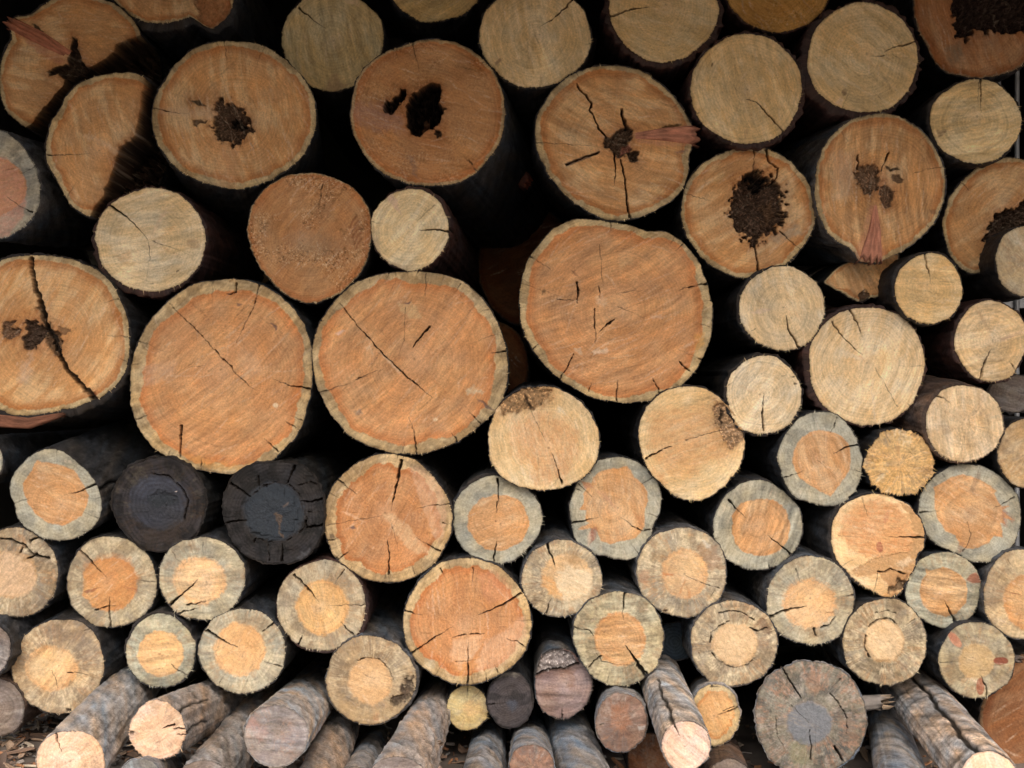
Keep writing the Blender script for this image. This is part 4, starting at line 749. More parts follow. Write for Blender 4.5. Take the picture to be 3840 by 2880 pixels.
log('orange log with a crumbling rotted lower right side and a red knot', 1898, 1178, k='P', y=-.04, saw=10, sawk=.02, bt=3, bark='grey', bdir=(190, 6), chk=1, sm=3, fz=1.6, tint=(1.12, .98, .86), rs=4, lean=(-.10, .03),
    poly=[(1889, 1067), (1922, 1070), (1950, 1083), (1980, 1108), (1996, 1135), (2000, 1163), (1993, 1178), (1998, 1184), (1982, 1196), (1984, 1205), (1977, 1213), (1978, 1226), (1966, 1240), (1958, 1262), (1943, 1282), (1920, 1291), (1883, 1276), (1850, 1256), (1829, 1232), (1808, 1213), (1798, 1171), (1800, 1127), (1818, 1095), (1848, 1078)],
    cr=[(T(3, 2, 1395, 1365, 1250, 1365, 1090, 1355), 3.8, .8), (T(3, 2, 670, 1345, 820, 1355), 1, .5), (T(3, 2, 870, 1030, 915, 1170), 1, .7), (T(3, 3, 1000, 30, 1060, 40, 1110, 15, 1170, 30, 1220, 50), 3, 3), (T(3, 3, 1010, 0, 970, 190), 1, 1)],
    pa=[(T(3, 2, 700, 1200, 850, 1080, 1000, 1060, 1150, 1090, 1250, 1200, 1340, 1340, 1280, 1470, 1150, 1500, 900, 1540, 780, 1450, 690, 1350), (.60, .26, .10), .75, 8, 0, 'heartwood', 8),
        (T(3, 2, 1170, 1060, 1250, 1080, 1400, 1260, 1420, 1400, 1380, 1450, 1330, 1560, 1340, 1660, 1100, 1760, 1000, 1680, 820, 1680, 800, 1620, 930, 1560, 1100, 1500, 1250, 1480, 1320, 1330, 1240, 1150), (.48, .27, .12), .8, 4, 2, 'rot_patch', 9),
        (T(3, 3, 1080, 160, 1150, 110, 1230, 80, 1240, 140, 1150, 210, 1090, 210), (.06, .03, .015), .85, 3, 10, None, 8), (T(3, 2, 1150, 1590, 1270, 1520, 1300, 1550, 1200, 1620), (.75, .56, .36), .7, 3, -2, None, 5),
        (el(1636 + 1015 / 3.84, 806.5 + 1440 / 3.84, 7.5, 12, -10), (.33, .09, .06), .85, 1.8, 0, 'knot', 1), (el(1636 + 1070 / 3.84, 806.5 + 1190 / 3.84, 5, 15, 20), (.50, .19, .11), .6, 2, 0, 'knot', 1), (T(3, 2, 630, 1330, 660, 1450, 780, 1620, 700, 1630, 640, 1500), (.80, .60, .34), .6, 6, 0, None, 4)])
log('grey green rimmed log with an orange heart cut by parallel saw grooves, centre right', 1637, 1136, 96, 96, k='G', y=-.01, saw=-68, sawk=.16, heart=(1643, 1138, 64, 62), bt=3, bark='grey', chk=8, fz=.9, rs=5.5,
    cr=[(T(2, 2, 1840, 1055, 1900, 1120, 1985, 1195), 4.2, .8), (T(3, 2, 90, 1345, 160, 1400, 220, 1450, 280, 1505), .9, 4.2)])
log('grey green rimmed log with a round orange heart and two vertical cracks', 1073, 1122, 96, 94, k='G', y=-.02, saw=-20, sawk=.03, heart=(1077, 1128, 65, 62), bt=3, bark='grey', chk=8, fz=1.5, bdir=(-110, 4), rs=5.5,
    cr=[(T(1, 2, 2030, 880, 2035, 960, 2038, 1080), 4.4, 1), (T(1, 2, 2025, 1070, 2015, 1160), 2.4, .6), (T(1, 2, 1995, 1560, 2010, 1450, 2020, 1390), 3.2, .7)], pa=[(el(547 + 2010 / 3.84, 806.5 + 1225 / 3.84, 2.5, 2.5), (.25, .12, .06), .8, 1, 0, None, 1)])
log('large orange log with pinkish white streaks and a black crack down from its top', 837, 1121, 138, 138, k='O', ring=22, y=-.03, hc=(.52, .245, .105), saw=-60, sawk=.03, bt=3, bark='dark', chk=18, fz=.5, dust=.35, tint=(1.04, 1, 1),
    cr=[(T(1, 2, 1225, 725, 1210, 830, 1185, 940, 1160, 1040, 1140, 1140), 6, 1), (T(1, 2, 1195, 675, 1195, 720), 2.5), (T(1, 2, 1245, 675, 1240, 725), 2.5), (T(1, 2, 710, 890, 780, 945, 855, 1000), 3, .7), (T(1, 2, 695, 1550, 760, 1500, 820, 1460), 3, .8), (T(1, 2, 1545, 1480, 1450, 1420, 1350, 1360), 3, .8), (T(1, 2, 1120, 1660, 1122, 1530, 1118, 1380), 4, 1), (T(1, 2, 600, 1262, 800, 1225, 1060, 1185), 1.2, .8), (T(1, 2, 1640, 1085, 1500, 1095, 1360, 1115), 2, .7), (T(1, 2, 1145, 1240, 1180, 1350, 1200, 1470), 1, .5), (T(1, 2, 1340, 1660, 1310, 1590), 2), (T(1, 2, 620, 1390, 750, 1350), 2.2, .5), (T(1, 2, 1570, 1240, 1650, 1250), 2)],
    pa=[(T(1, 2, 1290, 770, 1380, 780, 1500, 870, 1580, 990, 1600, 1160, 1590, 1330, 1530, 1430, 1450, 1250, 1380, 1030, 1320, 880), (.64, .40, .25), .6, 3, 0, 'pale_streak', 3),
        (T(1, 2, 1080, 1160, 1170, 1170, 1280, 1260, 1350, 1350, 1440, 1450, 1450, 1490, 1340, 1500, 1230, 1400, 1140, 1280), (.72, .50, .29), .6, 4, 0, 'pale_streak', 4), (T(1, 2, 730, 1150, 800, 1160, 930, 1230, 860, 1210), (.75, .5, .32), .6, 2, 0, None, 2), (T(1, 2, 800, 1280, 830, 1260, 850, 1290, 820, 1300), (.13, .1, .1), .8, 1.5, 1, None, 1), (T(1, 2, 1240, 700, 1400, 760, 1560, 900, 1600, 960, 1480, 860, 1300, 770), (.12, .09, .07), .55, 4, 0, None, 6), (T(1, 2, 620, 1330, 660, 1330, 680, 1370, 630, 1380), (.10, .07, .05), .7, 2, 1, None, 3)])
log('grey green rimmed log with a teardrop orange heart and crack running onto its bark', 120, 1080, k='G', y=-.06, saw=20, sawk=.02, bt=2, bark='grey', chk=6, sm=4, fz=.8, rs=5.5, lean=(.12, .13), bcr=[(-12, 0, .16, 6)],
    poly=T(0, 2, 400, 620, 520, 650, 640, 740, 740, 830, 810, 950, 838, 1060, 830, 1180, 770, 1280, 640, 1360, 480, 1392, 380, 1370, 270, 1320, 160, 1220, 120, 1080, 78, 980, 100, 860, 200, 740, 290, 660),
    heart=T(0, 2, 308, 725, 350, 738, 400, 738, 530, 768, 620, 810, 690, 920, 740, 1010, 720, 1100, 680, 1180, 600, 1230, 520, 1265, 400, 1240, 300, 1170, 240, 1090, 200, 1000, 192, 920, 230, 860, 270, 800, 285, 750),
    cr=[(T(0, 2, 835, 900, 770, 930, 680, 970, 560, 1003), 4.6, .8), (T(0, 2, 125, 1080, 200, 1050, 280, 1030), 1.8, .7), (T(0, 2, 690, 1145, 760, 1180, 830, 1200), 1, 1.6), (T(0, 2, 660, 735, 610, 790), 1.4)])
log('black charred log with faint bluish rings, under the leftmost very large log', 343, 1090, k='D', y=-.04, saw=0, sawk=.04, bt=4, bark='black', chk=3, heart=(345, 1085, 66, 60), fz=.4, rs=7, name='charred_log', bump=1.6, tint=(1.25, 1.2, 1.25), mot=.12, lean=(.03, 0),
    poly=[(318, 991), (370, 990), (405, 1008), (430, 1035), (443, 1075), (440, 1115), (425, 1150), (395, 1178), (360, 1190), (320, 1189), (285, 1165), (258, 1130), (243, 1095), (246, 1060), (262, 1030), (285, 1005)],
    cr=[(T(0, 2, 1240, 830, 1400, 850, 1510, 950, 1560, 1050, 1530, 1200), 1.6, 3), (T(0, 2, 1080, 880, 1240, 830), 1.2), (T(0, 2, 1130, 1180, 1200, 1260, 1330, 1280, 1430, 1230), 1.2), (T(0, 2, 1130, 740, 1250, 700, 1400, 720), 3, 1)],
    pa=[(T(0, 2, 1100, 950, 1200, 880, 1400, 900, 1500, 1000, 1490, 1150, 1400, 1240, 1200, 1230, 1120, 1140), (.038, .04, .05), .5, 16, 0, None, 10), (T(0, 2, 1230, 1010, 1330, 960, 1470, 1030, 1440, 1090, 1260, 1110), (.022, .028, .032), .6, 12, 3, None, 8), (T(0, 2, 1500, 900, 1600, 1000, 1560, 1250, 1450, 1380, 1200, 1380, 1050, 1200, 1150, 1280, 1400, 1290, 1520, 1180), (.045, .03, .02), .5, 10, 0, None, 12), (T(0, 2, 1450, 980, 1470, 975, 1465, 985), (.6, .5, .45), .9, 1, 0, None, 0)])
log('black charred log with a slate blue heart and deeply cracked rim', 592, 1109, k='D', y=-.05, saw=30, sawk=.03, bt=3, bark='black', chk=12, heart=(591, 1106, 66, 64), fz=.3, rs=5, name='charred_log', bump=2.2, tint=(1.1, 1.1, 1.1), sm=3,
    poly=[(575, 1000), (620, 1000), (660, 1010), (685, 1040), (697, 1075), (700, 1120), (692, 1160), (670, 1195), (640, 1212), (600, 1217), (560, 1212), (530, 1200), (510, 1180), (490, 1140), (482, 1100), (488, 1055), (510, 1022), (540, 1005)],
    cr=[(T(1, 2, 340, 770, 310, 840, 280, 900), 5, 2.4), (T(1, 2, 240, 1560, 240, 1400), 4.5, 2), (T(1, 2, 130, 1550, 120, 1420), 2.5, 1.4), (T(1, 2, 0, 1400, 30, 1350), 3, 1.4), (T(1, 2, 580, 1040, 470, 1070, 400, 1060), 4, 3), (T(1, 2, 570, 1260, 450, 1280, 430, 1220), 4, 3), (T(0, 2, 1880, 890, 1960, 940, 2080, 1020), 5, 3), (T(0, 2, 1870, 1240, 2040, 1220), 3.5, 2.5), (T(0, 2, 2140, 860, 2150, 960), 3, 2),
        (T(0, 2, 2080, 1020, 2150, 960, 2212, 930), 1.6, 1.6), (T(1, 2, 50, 940, 180, 900, 290, 920, 370, 990, 400, 1080, 440, 1180, 440, 1240, 370, 1340, 270, 1390, 120, 1400, 30, 1370), 1.6, 1.6), (T(1, 2, 380, 930, 480, 900, 560, 930), 2.4, 1.6), (T(1, 2, 450, 1150, 560, 1150), 2.4)],
    pa=[(el(591, 1106, 62, 60), (.030, .038, .048), .75, 7, -4, None, 6), (T(1, 2, 170, 1160, 200, 1150, 240, 1190, 230, 1300, 250, 1370, 225, 1360, 210, 1230), (.13, .085, .055), .7, 1.6, 0, None, 3), (T(1, 2, 245, 1090, 300, 1060, 290, 1090, 250, 1110), (.15, .11, .09), .7, 1.6, 0, None, 3), (T(1, 2, 350, 1530, 470, 1450, 480, 1490, 400, 1540), (.10, .10, .11), .7, 3, 0, None, 4)])
log('weathered log with a crescent crack and pale heart, cut off by the left edge', 27, 1238, 98, 97, k='T', y=-.05, heart=(18, 1240, 62, 52), bt=3, bark='grey', mot=.75, tint=(.75, .72, .7), chk=5, saw=-50, sawk=.08, lean=(.03, .05),
    cr=[(T(0, 2, 0, 1375, 100, 1375, 200, 1430, 290, 1510, 400, 1530), 3, 6), (T(0, 2, 230, 1540, 300, 1495), 5, 3), (T(0, 2, 170, 1490, 190, 1430), 4, 2), (T(0, 2, 250, 1395, 330, 1350), 4, 2)],
    pa=[(T(0, 3, -50, 60, -30, -120, 60, -150, 120, -100, 200, -60, 280, -20, 300, 60, 290, 160, 180, 240, 40, 230, -60, 200), (.68, .47, .30), .75, 3, 0, None, 5)])
log('grey log sliver cut off by the left edge, under the large left log', -42, 995, 47, 52, k='G', y=-.04, bt=3, bark='grey', chk=2, heart=(-60, 995, 20, 20))
log('tan grey rimmed log with a bright orange heart and dark red streak', 241, 1257, 97, 99, k='T', y=-.03, hc=(.58, .30, .12), heart=(237, 1262, 60, 60), bt=3, mot=.5, saw=-38, sawk=.09, chk=8, tint=(.9, .92, .92), bark='grey', fz=.8,
    cr=[(T(0, 2, 660, 1465, 730, 1530, 830, 1645), 5, 2), (T(0, 3, 800, 0, 890, 80), 1.6, .6), (T(0, 3, 795, 350, 860, 330, 960, 308), 3.4, 1), (T(0, 3, 915, 480, 908, 370, 910, 240), 3.6, 1), (T(0, 3, 1300, 115, 1150, 105), 1.8, .7)],
    pa=[(T(0, 3, 700, 200, 760, 170, 830, 160, 780, 190, 720, 215), (.20, .06, .045), .85, 1.6, 0, 'knot', 2), (T(0, 3, 1020, 145, 1140, 170, 1130, 185, 1050, 165), (.36, .13, .07), .7, 2, 0, None, 2), (T(0, 3, 690, -40, 900, -120, 1080, -90, 1150, 60, 1130, 200, 1000, 340, 850, 340, 750, 240), (.58, .24, .085), .45, 6, 0, None, 5)])
log('pale grey green log with three slanting black cracks at its lower left', 436, 1250, 93, 90, k='G', y=-.05, hc=(.70, .46, .25), hsoft=5, heart=(432, 1252, 57, 52), bt=3, mot=.3, saw=-3, sawk=.12, chk=6, bark='grey', fz=1.6, tint=(1.18, 1.14, 1.08), lean=(.02, .02),
    cr=[(T(0, 3, 1395, 315, 1450, 270, 1520, 210, 1590, 150, 1640, 100), 6.5, .8), (T(0, 3, 1540, 310, 1620, 300, 1710, 278), 3.6, 1), (T(0, 3, 1465, 385, 1550, 355, 1650, 333), 3, 1.4), (T(0, 2, 1685, 1400, 1685, 1520), 1.4, .6), (T(0, 2, 1420, 1480, 1520, 1590), 1, .5)],
    pa=[(T(0, 3, 1890, 30, 1960, 20, 1960, 100, 1900, 130), (.22, .17, .11), .6, 6, 0, None, 8)])
log('tan log with a crack at upper left and reddish bark at lower right', 694, 1309, 96, 98, k='T', y=-.04, hc=(.68, .41, .18), hsoft=4, heart=(697, 1312, 57, 59), bt=2, bdir=(40, 7), bark='red', mot=.35, saw=80, sawk=.06, chk=8, fz=1.4, rs=5,
    cr=[(T(1, 3, 340, 60, 410, 130, 480, 200, 545, 275), 5.5, 1), (T(1, 3, 920, 308, 780, 308, 620, 308), 2, .5), (T(1, 3, 370, 635, 410, 560), 3.6, 1.2), (T(1, 3, 840, 555, 770, 500, 730, 455), 3.6, 1), (T(1, 3, 750, 20, 680, 130), 2.2, .7)])
log('large orange log with opposed black cracks and pinkish lower right, bottom centre', 1009, 1343, 138, 136, k='O', ring=20, y=-.05, hc=(.52, .245, .105), saw=85, sawk=.03, bt=3, bark='grey', chk=22, fz=.5, dust=.2, tint=(1.08, 1.05, 1.05),
    cr=[(T(1, 3, 2212, 215, 2100, 290, 1980, 345, 1870, 388), 5, 1), (T(1, 3, 1310, 710, 1400, 650, 1520, 570, 1660, 480), 4, .8), (T(1, 3, 1825, 0, 1815, 130), 2.4, .5), (T(1, 3, 1250, 355, 1400, 390), 3, .8), (T(1, 3, 1650, 575, 1780, 550, 1920, 538), 1.8, 1.8), (T(1, 3, 1780, 960, 1780, 800, 1785, 620), 3.4, 1), (T(1, 3, 1680, 780, 1840, 765), 1.5, 1), (T(2, 3, 0, 585, 80, 610, 155, 655), 1.2, 2), (T(1, 3, 2030, 870, 2000, 800), 2, .6), (T(1, 3, 1550, 0, 1600, 100), 1.8)],
    pa=[(T(1, 3, 2260, 380, 2200, 420, 2050, 540, 1900, 620, 1850, 850, 1980, 860, 2150, 740, 2260, 560), (.68, .43, .27), .6, 6, 0, 'pale_streak', 6), (T(1, 3, 1660, 600, 1900, 560, 1870, 700, 1720, 840, 1640, 760), (.74, .50, .32), .5, 6, 0, None, 6), (T(1, 3, 1900, 620, 1920, 640, 1780, 860, 1750, 860), (.55, .22, .07), .6, 3, 0, None, 3), (T(1, 3, 1880, 40, 2020, 20, 2150, 150, 2150, 250, 1950, 300, 1880, 180), (.58, .26, .14), .5, 5, 0, None, 5),
        (T(1, 3, 1420, 750, 1500, 770, 1500, 830, 1420, 810), (.45, .38, .26), .7, 2, 0, None, 3), (T(1, 3, 1700, 880, 1760, 800, 1760, 900, 1720, 940), (.6, .3, .1), .5, 3, 0, None, 2)])
log('small mottled pale log with a white and orange heart, above the bottom row centre', 1213, 1250, 87, 83, k='T', y=-.05, heart=(1225, 1248, 54, 50), bt=3, mot=.75, saw=20, sawk=.03, chk=6, fz=1.3, bark='slate',
    cr=[(T(2, 2, 320, 1370, 340, 1440, 370, 1520, 405, 1605), 6, 1.2), (T(2, 3, 330, 375, 370, 240), 2.2, 1), (T(2, 2, 760, 1520, 700, 1590), 1.4)],
    pa=[(T(2, 3, 430, 20, 540, 0, 680, 40, 720, 150, 640, 300, 480, 350, 440, 220, 400, 90), (.78, .66, .46), .6, 7, 0, None, 8), (T(2, 3, 290, 60, 400, 80, 430, 180, 460, 230, 350, 210, 290, 140), (.62, .30, .09), .65, 4, 0, None, 4), (T(2, 3, 200, 210, 300, 210, 330, 290, 260, 330, 190, 280), (.12, .08, .05), .6, 5, 0, None, 8), (T(2, 2, 480, 1490, 600, 1470, 640, 1560, 560, 1600, 490, 1560), (.38, .22, .09), .6, 5, 0, None, 8)])
log('tan log with a brown speckled rim and radial red marks in its heart', 1473, 1236, 98, 97, k='T', y=-.04, hc=(.66, .42, .22), heart=(1478, 1238, 50, 54), bt=3, mot=.8, saw=10, sawk=.02, chk=5, fz=.8, bark='slate',
    cr=[(T(2, 3, 1490, 65, 1620, 120, 1770, 170), .8, 1.4), (T(2, 3, 1730, 180, 1680, 250), 1.6)],
    pa=[(T(2, 3, 1290, 40, 1390, 50, 1380, 65, 1300, 60), (.50, .20, .08), .75, 1.4, 0, None, 1), (T(2, 3, 1480, 90, 1490, 100, 1440, 220, 1425, 210), (.48, .22, .09), .7, 1.6, 0, None, 1), (T(2, 3, 1490, 150, 1520, 180, 1530, 255, 1510, 250), (.48, .22, .09), .7, 1.6, 0, None, 1), (T(2, 3, 1090, 30, 1180, 20, 1180, 120, 1110, 130), (.42, .20, .11), .5, 4, 0, None, 5), (T(2, 2, 1600, 1420, 1760, 1450, 1800, 1600, 1700, 1640, 1560, 1500), (.36, .19, .10), .55, 5, 0, None, 8), (T(2, 2, 1620, 1370, 1700, 1420, 1690, 1450, 1620, 1410), (.7, .64, .55), .6, 3, 0, None, 5), (T(2, 3, 1290, 345, 1340, 350, 1320, 370, 1295, 365), (.04, .02, .01), .9, 1.5, 3, None, 2)])
log('tan log with level saw grooves and a wide black crack at lower right', 1335, 1380, k='T', y=-.06, hc=(.64, .36, .165), heart=(1339, 1380, 57, 58), bt=2, mot=.35, saw=-3, sawk=.15, chk=8, fz=1, bark='slate', tint=(.9, .95, .92), sm=5,
    poly=[(1332, 1279), (1375, 1285), (1410, 1308), (1428, 1345), (1431, 1395), (1420, 1435), (1395, 1462), (1355, 1480), (1315, 1479), (1280, 1462), (1258, 1430), (1242, 1390), (1239, 1350), (1255, 1315), (1290, 1288)],
    cr=[(T(2, 3, 980, 640, 1040, 720, 1080, 780), 1, 5.5), (T(2, 3, 1080, 780, 1120, 840, 1160, 895), 8, 9), (T(2, 3, 980, 215, 968, 330, 962, 430), 3.6, .8), (T(2, 3, 780, 735, 730, 770, 680, 830), 3.5, 2), (T(2, 3, 720, 560, 690, 520, 600, 505, 560, 490), 2, 1.6), (T(2, 3, 740, 700, 790, 770, 900, 800, 1040, 810, 1100, 770), 1.6, 1.2)])
log('tan log with a small pale heart ringed by a dark line', 1585, 1391, 94, 93, k='T', y=-.05, heart=(1588, 1393, 50, 46), bt=3, mot=.75, saw=60, sawk=.04, chk=8, fz=.8, bark='slate', tint=(.93, .9, .86),
    cr=[(T(2, 3, 1690, 620, 1700, 540, 1760, 480, 1850, 445), 2, 1.6), (T(2, 3, 1700, 700, 1760, 770, 1850, 820, 1980, 810, 2070, 740), 1.6, 1.4), (T(2, 3, 2020, 500, 2080, 520, 2160, 500), 3.5, 2), (T(2, 3, 1760, 380, 1850, 350, 1960, 370, 2050, 430), 2, 2), (T(2, 3, 1590, 700, 1610, 750), 1.5)],
    pa=[(T(2, 3, 1720, 530, 1850, 460, 2000, 480, 2080, 580, 2060, 700, 1950, 790, 1820, 780, 1730, 680), (.74, .54, .33), .6, 5, 0, None, 3), (T(2, 3, 2080, 420, 2160, 440, 2200, 560, 2130, 540), (.16, .09, .06), .6, 4, 2, None, 7), (T(2, 3, 2080, 520, 2180, 600, 2180, 700, 2100, 680), (.22, .16, .12), .5, 6, 0, None, 8)])
log('pale green rimmed log with a thick black crack entering from its left', 1751, 1298, 95, 96, k='G', y=-.04, hc=(.70, .44, .23), hsoft=7, heart=(1749, 1304, 58, 54), bt=3, mot=.35, saw=-30, sawk=.03, chk=7, fz=1.8, bark='slate', tint=(1.20, 1.14, 1.06),
    cr=[(T(3, 3, 115, 402, 220, 360, 320, 335, 410, 310), 6, 1), (T(3, 3, 320, 0, 355, 110), 1.8, .7), (T(3, 3, 800, 225, 660, 245), 2, .7), (T(3, 3, 470, 500, 490, 560), 4, 2), (T(3, 3, 530, 500, 600, 470, 650, 400), 2.6, 1.6)],
    pa=[(T(3, 3, 380, 500, 470, 490, 560, 520, 540, 590, 420, 590), (.26, .17, .09), .6, 5, 0, None, 8)])
log('weathered tan log with a small pale heart and diagonal saw scratches, lower right', 1912, 1388, 92, 94, k='T', y=-.05, heart=(1911, 1386, 43, 45), bt=2, mot=.7, saw=42, sawk=.13, chk=7, fz=1.1, bark='grey', tint=(.82, .80, .76),
    cr=[(T(3, 3, 900, 560, 890, 650, 930, 740), 2.4, 2.2), (T(3, 3, 930, 480, 1000, 430, 1090, 420, 1160, 460), 2, 2), (T(3, 3, 980, 370, 1060, 350, 1150, 370), 1.6, 1.4), (T(3, 3, 1310, 420, 1220, 470), 1.6)],
    pa=[(T(3, 3, 900, 540, 960, 460, 1080, 440, 1170, 500, 1220, 600, 1200, 680, 1120, 760, 980, 760, 920, 680), (.76, .55, .33), .65, 3, 0, None, 4), (T(3, 3, 800, 440, 880, 440, 880, 500, 820, 490), (.28, .14, .07), .6, 4, 0, None, 6), (T(3, 3, 1180, 770, 1250, 790, 1250, 840, 1190, 830), (.17, .12, .09), .6, 3, 0, None, 5)])
log('small grey green rimmed log with a brown knot on its upper right rim', 2039, 1274, 81, 82, k='G', y=-.03, heart=T(3, 3, 1390, 0, 1440, 20, 1540, -10, 1650, 30, 1730, 100, 1745, 200, 1730, 290, 1650, 380, 1560, 405, 1440, 370, 1370, 300, 1345, 190, 1370, 90, 1400, 50), bt=2, mot=.1, saw=8, sawk=.20, chk=6, fz=.7, bark='grey', tint=(.88, .90, .88),
    cr=[(T(3, 3, 1645, 450, 1600, 370, 1560, 270), 4.5, .8)], pa=[(T(3, 3, 1730, 100, 1760, 60, 1810, 35, 1850, 80, 1855, 125, 1780, 125), (.30, .12, .07), .9, 1.5, -1, 'knot', 1)])
log('tan orange log half hidden by the right edge, below the star hearted log', 2214, 1285, 90, 98, k='T', y=-.05, hc=(.55, .31, .14), heart=(2222, 1300, 55, 58), bt=3, mot=.25, saw=20, sawk=.05, chk=4, fz=.8, bark='slate', tint=(1, .92, .82),
    cr=[(T(3, 2, 2080, 1540, 2120, 1620), 1.4)], pa=[(T(3, 3, 2050, 190, 2150, 210, 2200, 230, 2120, 215), (.28, .12, .06), .7, 1.6, 1, None, 1), (T(3, 3, 2150, 470, 2180, 380, 2190, 390, 2165, 480), (.33, .16, .07), .7, 1.6, 0, None, 1)])
log('small grey brown rimmed log with three red oval knots, lower right corner area', 2110, 1426, 82, 82, k='T', y=-.06, heart=(2109, 1428, 37, 38), bt=2, mot=.45, saw=15, sawk=.05, chk=14, fz=.9, bark='grey', tint=(.78, .80, .78),
    cr=[(T(3, 3, 1910, 1075, 1895, 980, 1845, 880), 4, .8), (T(3, 3, 1510, 785, 1650, 775), 1.6, .5)],
    pa=[(el(1636 + 1640 / 3.84, 1227 + 595 / 3.84, 21, 9, 50), (.50, .23, .14), .85, 1.4, 0, 'knot', 1), (el(1636 + 1625 / 3.84, 1227 + 575 / 3.84, 11, 6, 45), (.30, .10, .06), .6, 3, 0, None, 1),
        (el(1636 + 2020 / 3.84, 1227 + 770 / 3.84, 17, 8.5, 0), (.22, .06, .035), .92, 1.2, 0, 'knot', 1), (el(1636 + 1850 / 3.84, 1227 + 980 / 3.84, 9, 19, 0), (.30, .11, .06), .9, 1.2, 0, 'knot', 1),
        (el(2109, 1428, 36, 37), (.52, .36, .17), .5, 5, 0, None, 3)], stubs=[(5, .07, 9, 30, (.2, .15, .12))])
log('brownish tan log with a yellow orange heart off centre, far lower left', 124, 1441, k='T', y=-.05, hc=(.62, .39, .20), hsoft=5, heart=(112, 1443, 56, 50), bt=3, bark='grey', mot=.6, saw=-50, sawk=.10, chk=5, fz=1, tint=(.93, .85, .78), sm=6, lean=(.05, .05),
    poly=[(95, 1345), (130, 1338), (165, 1342), (195, 1360), (216, 1392), (224, 1435), (218, 1470), (205, 1500), (180, 1525), (150, 1540), (112, 1542), (80, 1528), (50, 1505), (30, 1478), (23, 1440), (32, 1402), (60, 1368)],
    cr=[(T(0, 3, 560, 870, 620, 865, 730, 885), 2.6, .8), (T(0, 3, 700, 520, 760, 500, 830, 560), 1.6, 1.4), (T(0, 3, 430, 850, 460, 920, 480, 990), 1.6, 1)],
    pa=[(T(0, 3, 100, 670, 140, 665, 145, 700, 105, 710), (.03, .02, .015), .9, 1.5, 4, None, 3), (T(0, 3, 545, 1165, 590, 1160, 590, 1190, 545, 1195), (.03, .02, .015), .9, 1.2, 4, None, 2), (T(0, 3, 380, 480, 560, 470, 760, 560, 840, 700, 820, 800, 680, 780, 650, 680, 540, 600, 400, 600), (.20, .155, .12), .6, 10, 0, None, 9), (T(0, 3, 230, 800, 320, 740, 420, 760, 360, 900, 250, 960), (.66, .50, .30), .5, 7, 0, None, 6)])
log('small grey green rimmed log with round pale orange heart, lower left', 347, 1407, 75, 79, k='G', y=-.05, hc=(.68, .42, .20), hsoft=2, heart=(347, 1412, 49, 50), bt=3, mot=.25, saw=-5, sawk=.14, chk=9, fz=1.6, bark='grey', tint=(1.0, 1.02, .98), bdir=(-110, 4),
    cr=[(T(0, 3, 1420, 800, 1480, 850, 1550, 890), 1.4, 2), (T(0, 3, 1050, 790, 1100, 830), 2)], pa=[(el(345, 1412, 3, 2.6), (.25, .11, .05), .8, 1, 0, None, 1), (el(347, 1412, 46, 46), (.70, .42, .20), .4, 5, 0, None, 2)])
log('pale green rimmed log with smooth orange heart and one crack from upper left', 523, 1407, 94, 91, k='G', y=-.06, hc=(.68, .42, .21), hsoft=4, heart=(518, 1403, 55, 58), bt=3, mot=.35, saw=-60, sawk=.02, chk=8, fz=1.6, bark='grey', tint=(1.17, 1.12, 1.06),
    cr=[(T(0, 3, 1715, 520, 1780, 560, 1870, 610, 1970, 655), 6, 1), (T(1, 3, 75, 530, 120, 490, 165, 460), 2, 3), (T(1, 3, 235, 820, 160, 795, 90, 775), 2.4, 1.2), (T(0, 3, 1820, 960, 1850, 900), 1.4)],
    pa=[(T(0, 3, 2000, 420, 2120, 380, 2212, 420, 2250, 500, 2120, 490, 2010, 460), (.26, .19, .12), .6, 6, 0, None, 9), (el(520, 1403, 48, 50), (.68, .37, .155), .5, 6, 0, None, 3)])
log('tan brown log with a cream heart and black rot on its right side', 800, 1469, 97, 96, k='T', y=-.06, heart=(799, 1470, 47, 50), bt=3, mot=.5, saw=15, sawk=.02, chk=4, fz=.7, bark='slate', tint=(.86, .78, .70), bdir=(0, 3),
    cr=[(T(1, 3, 860, 770, 950, 740, 1050, 760, 1130, 840, 1160, 920), 1.8, 1.2)],
    pa=[(T(1, 3, 1260, 920, 1320, 890, 1350, 960, 1310, 1060, 1250, 1120, 1160, 1160, 1120, 1100, 1200, 1060, 1240, 1000), (.04, .028, .022), .85, 5, 6, 'rot_patch', 9), (T(1, 3, 800, 850, 920, 750, 1060, 760, 1140, 850, 1150, 980, 1080, 1100, 980, 1140, 820, 1070, 790, 960), (.72, .46, .24), .55, 5, 0, None, 4), (T(1, 3, 640, 780, 760, 760, 780, 900, 660, 900), (.22, .165, .11), .5, 8, 0, None, 9), (T(1, 3, 680, 1020, 800, 1120, 1000, 1180, 1120, 1190, 1060, 1280, 850, 1290, 720, 1180), (.50, .34, .17), .5, 9, 0, None, 9), (T(1, 3, 1000, 1220, 1050, 1210, 1040, 1270, 1000, 1270), (.34, .12, .05), .5, 3, 0, None, 4)])
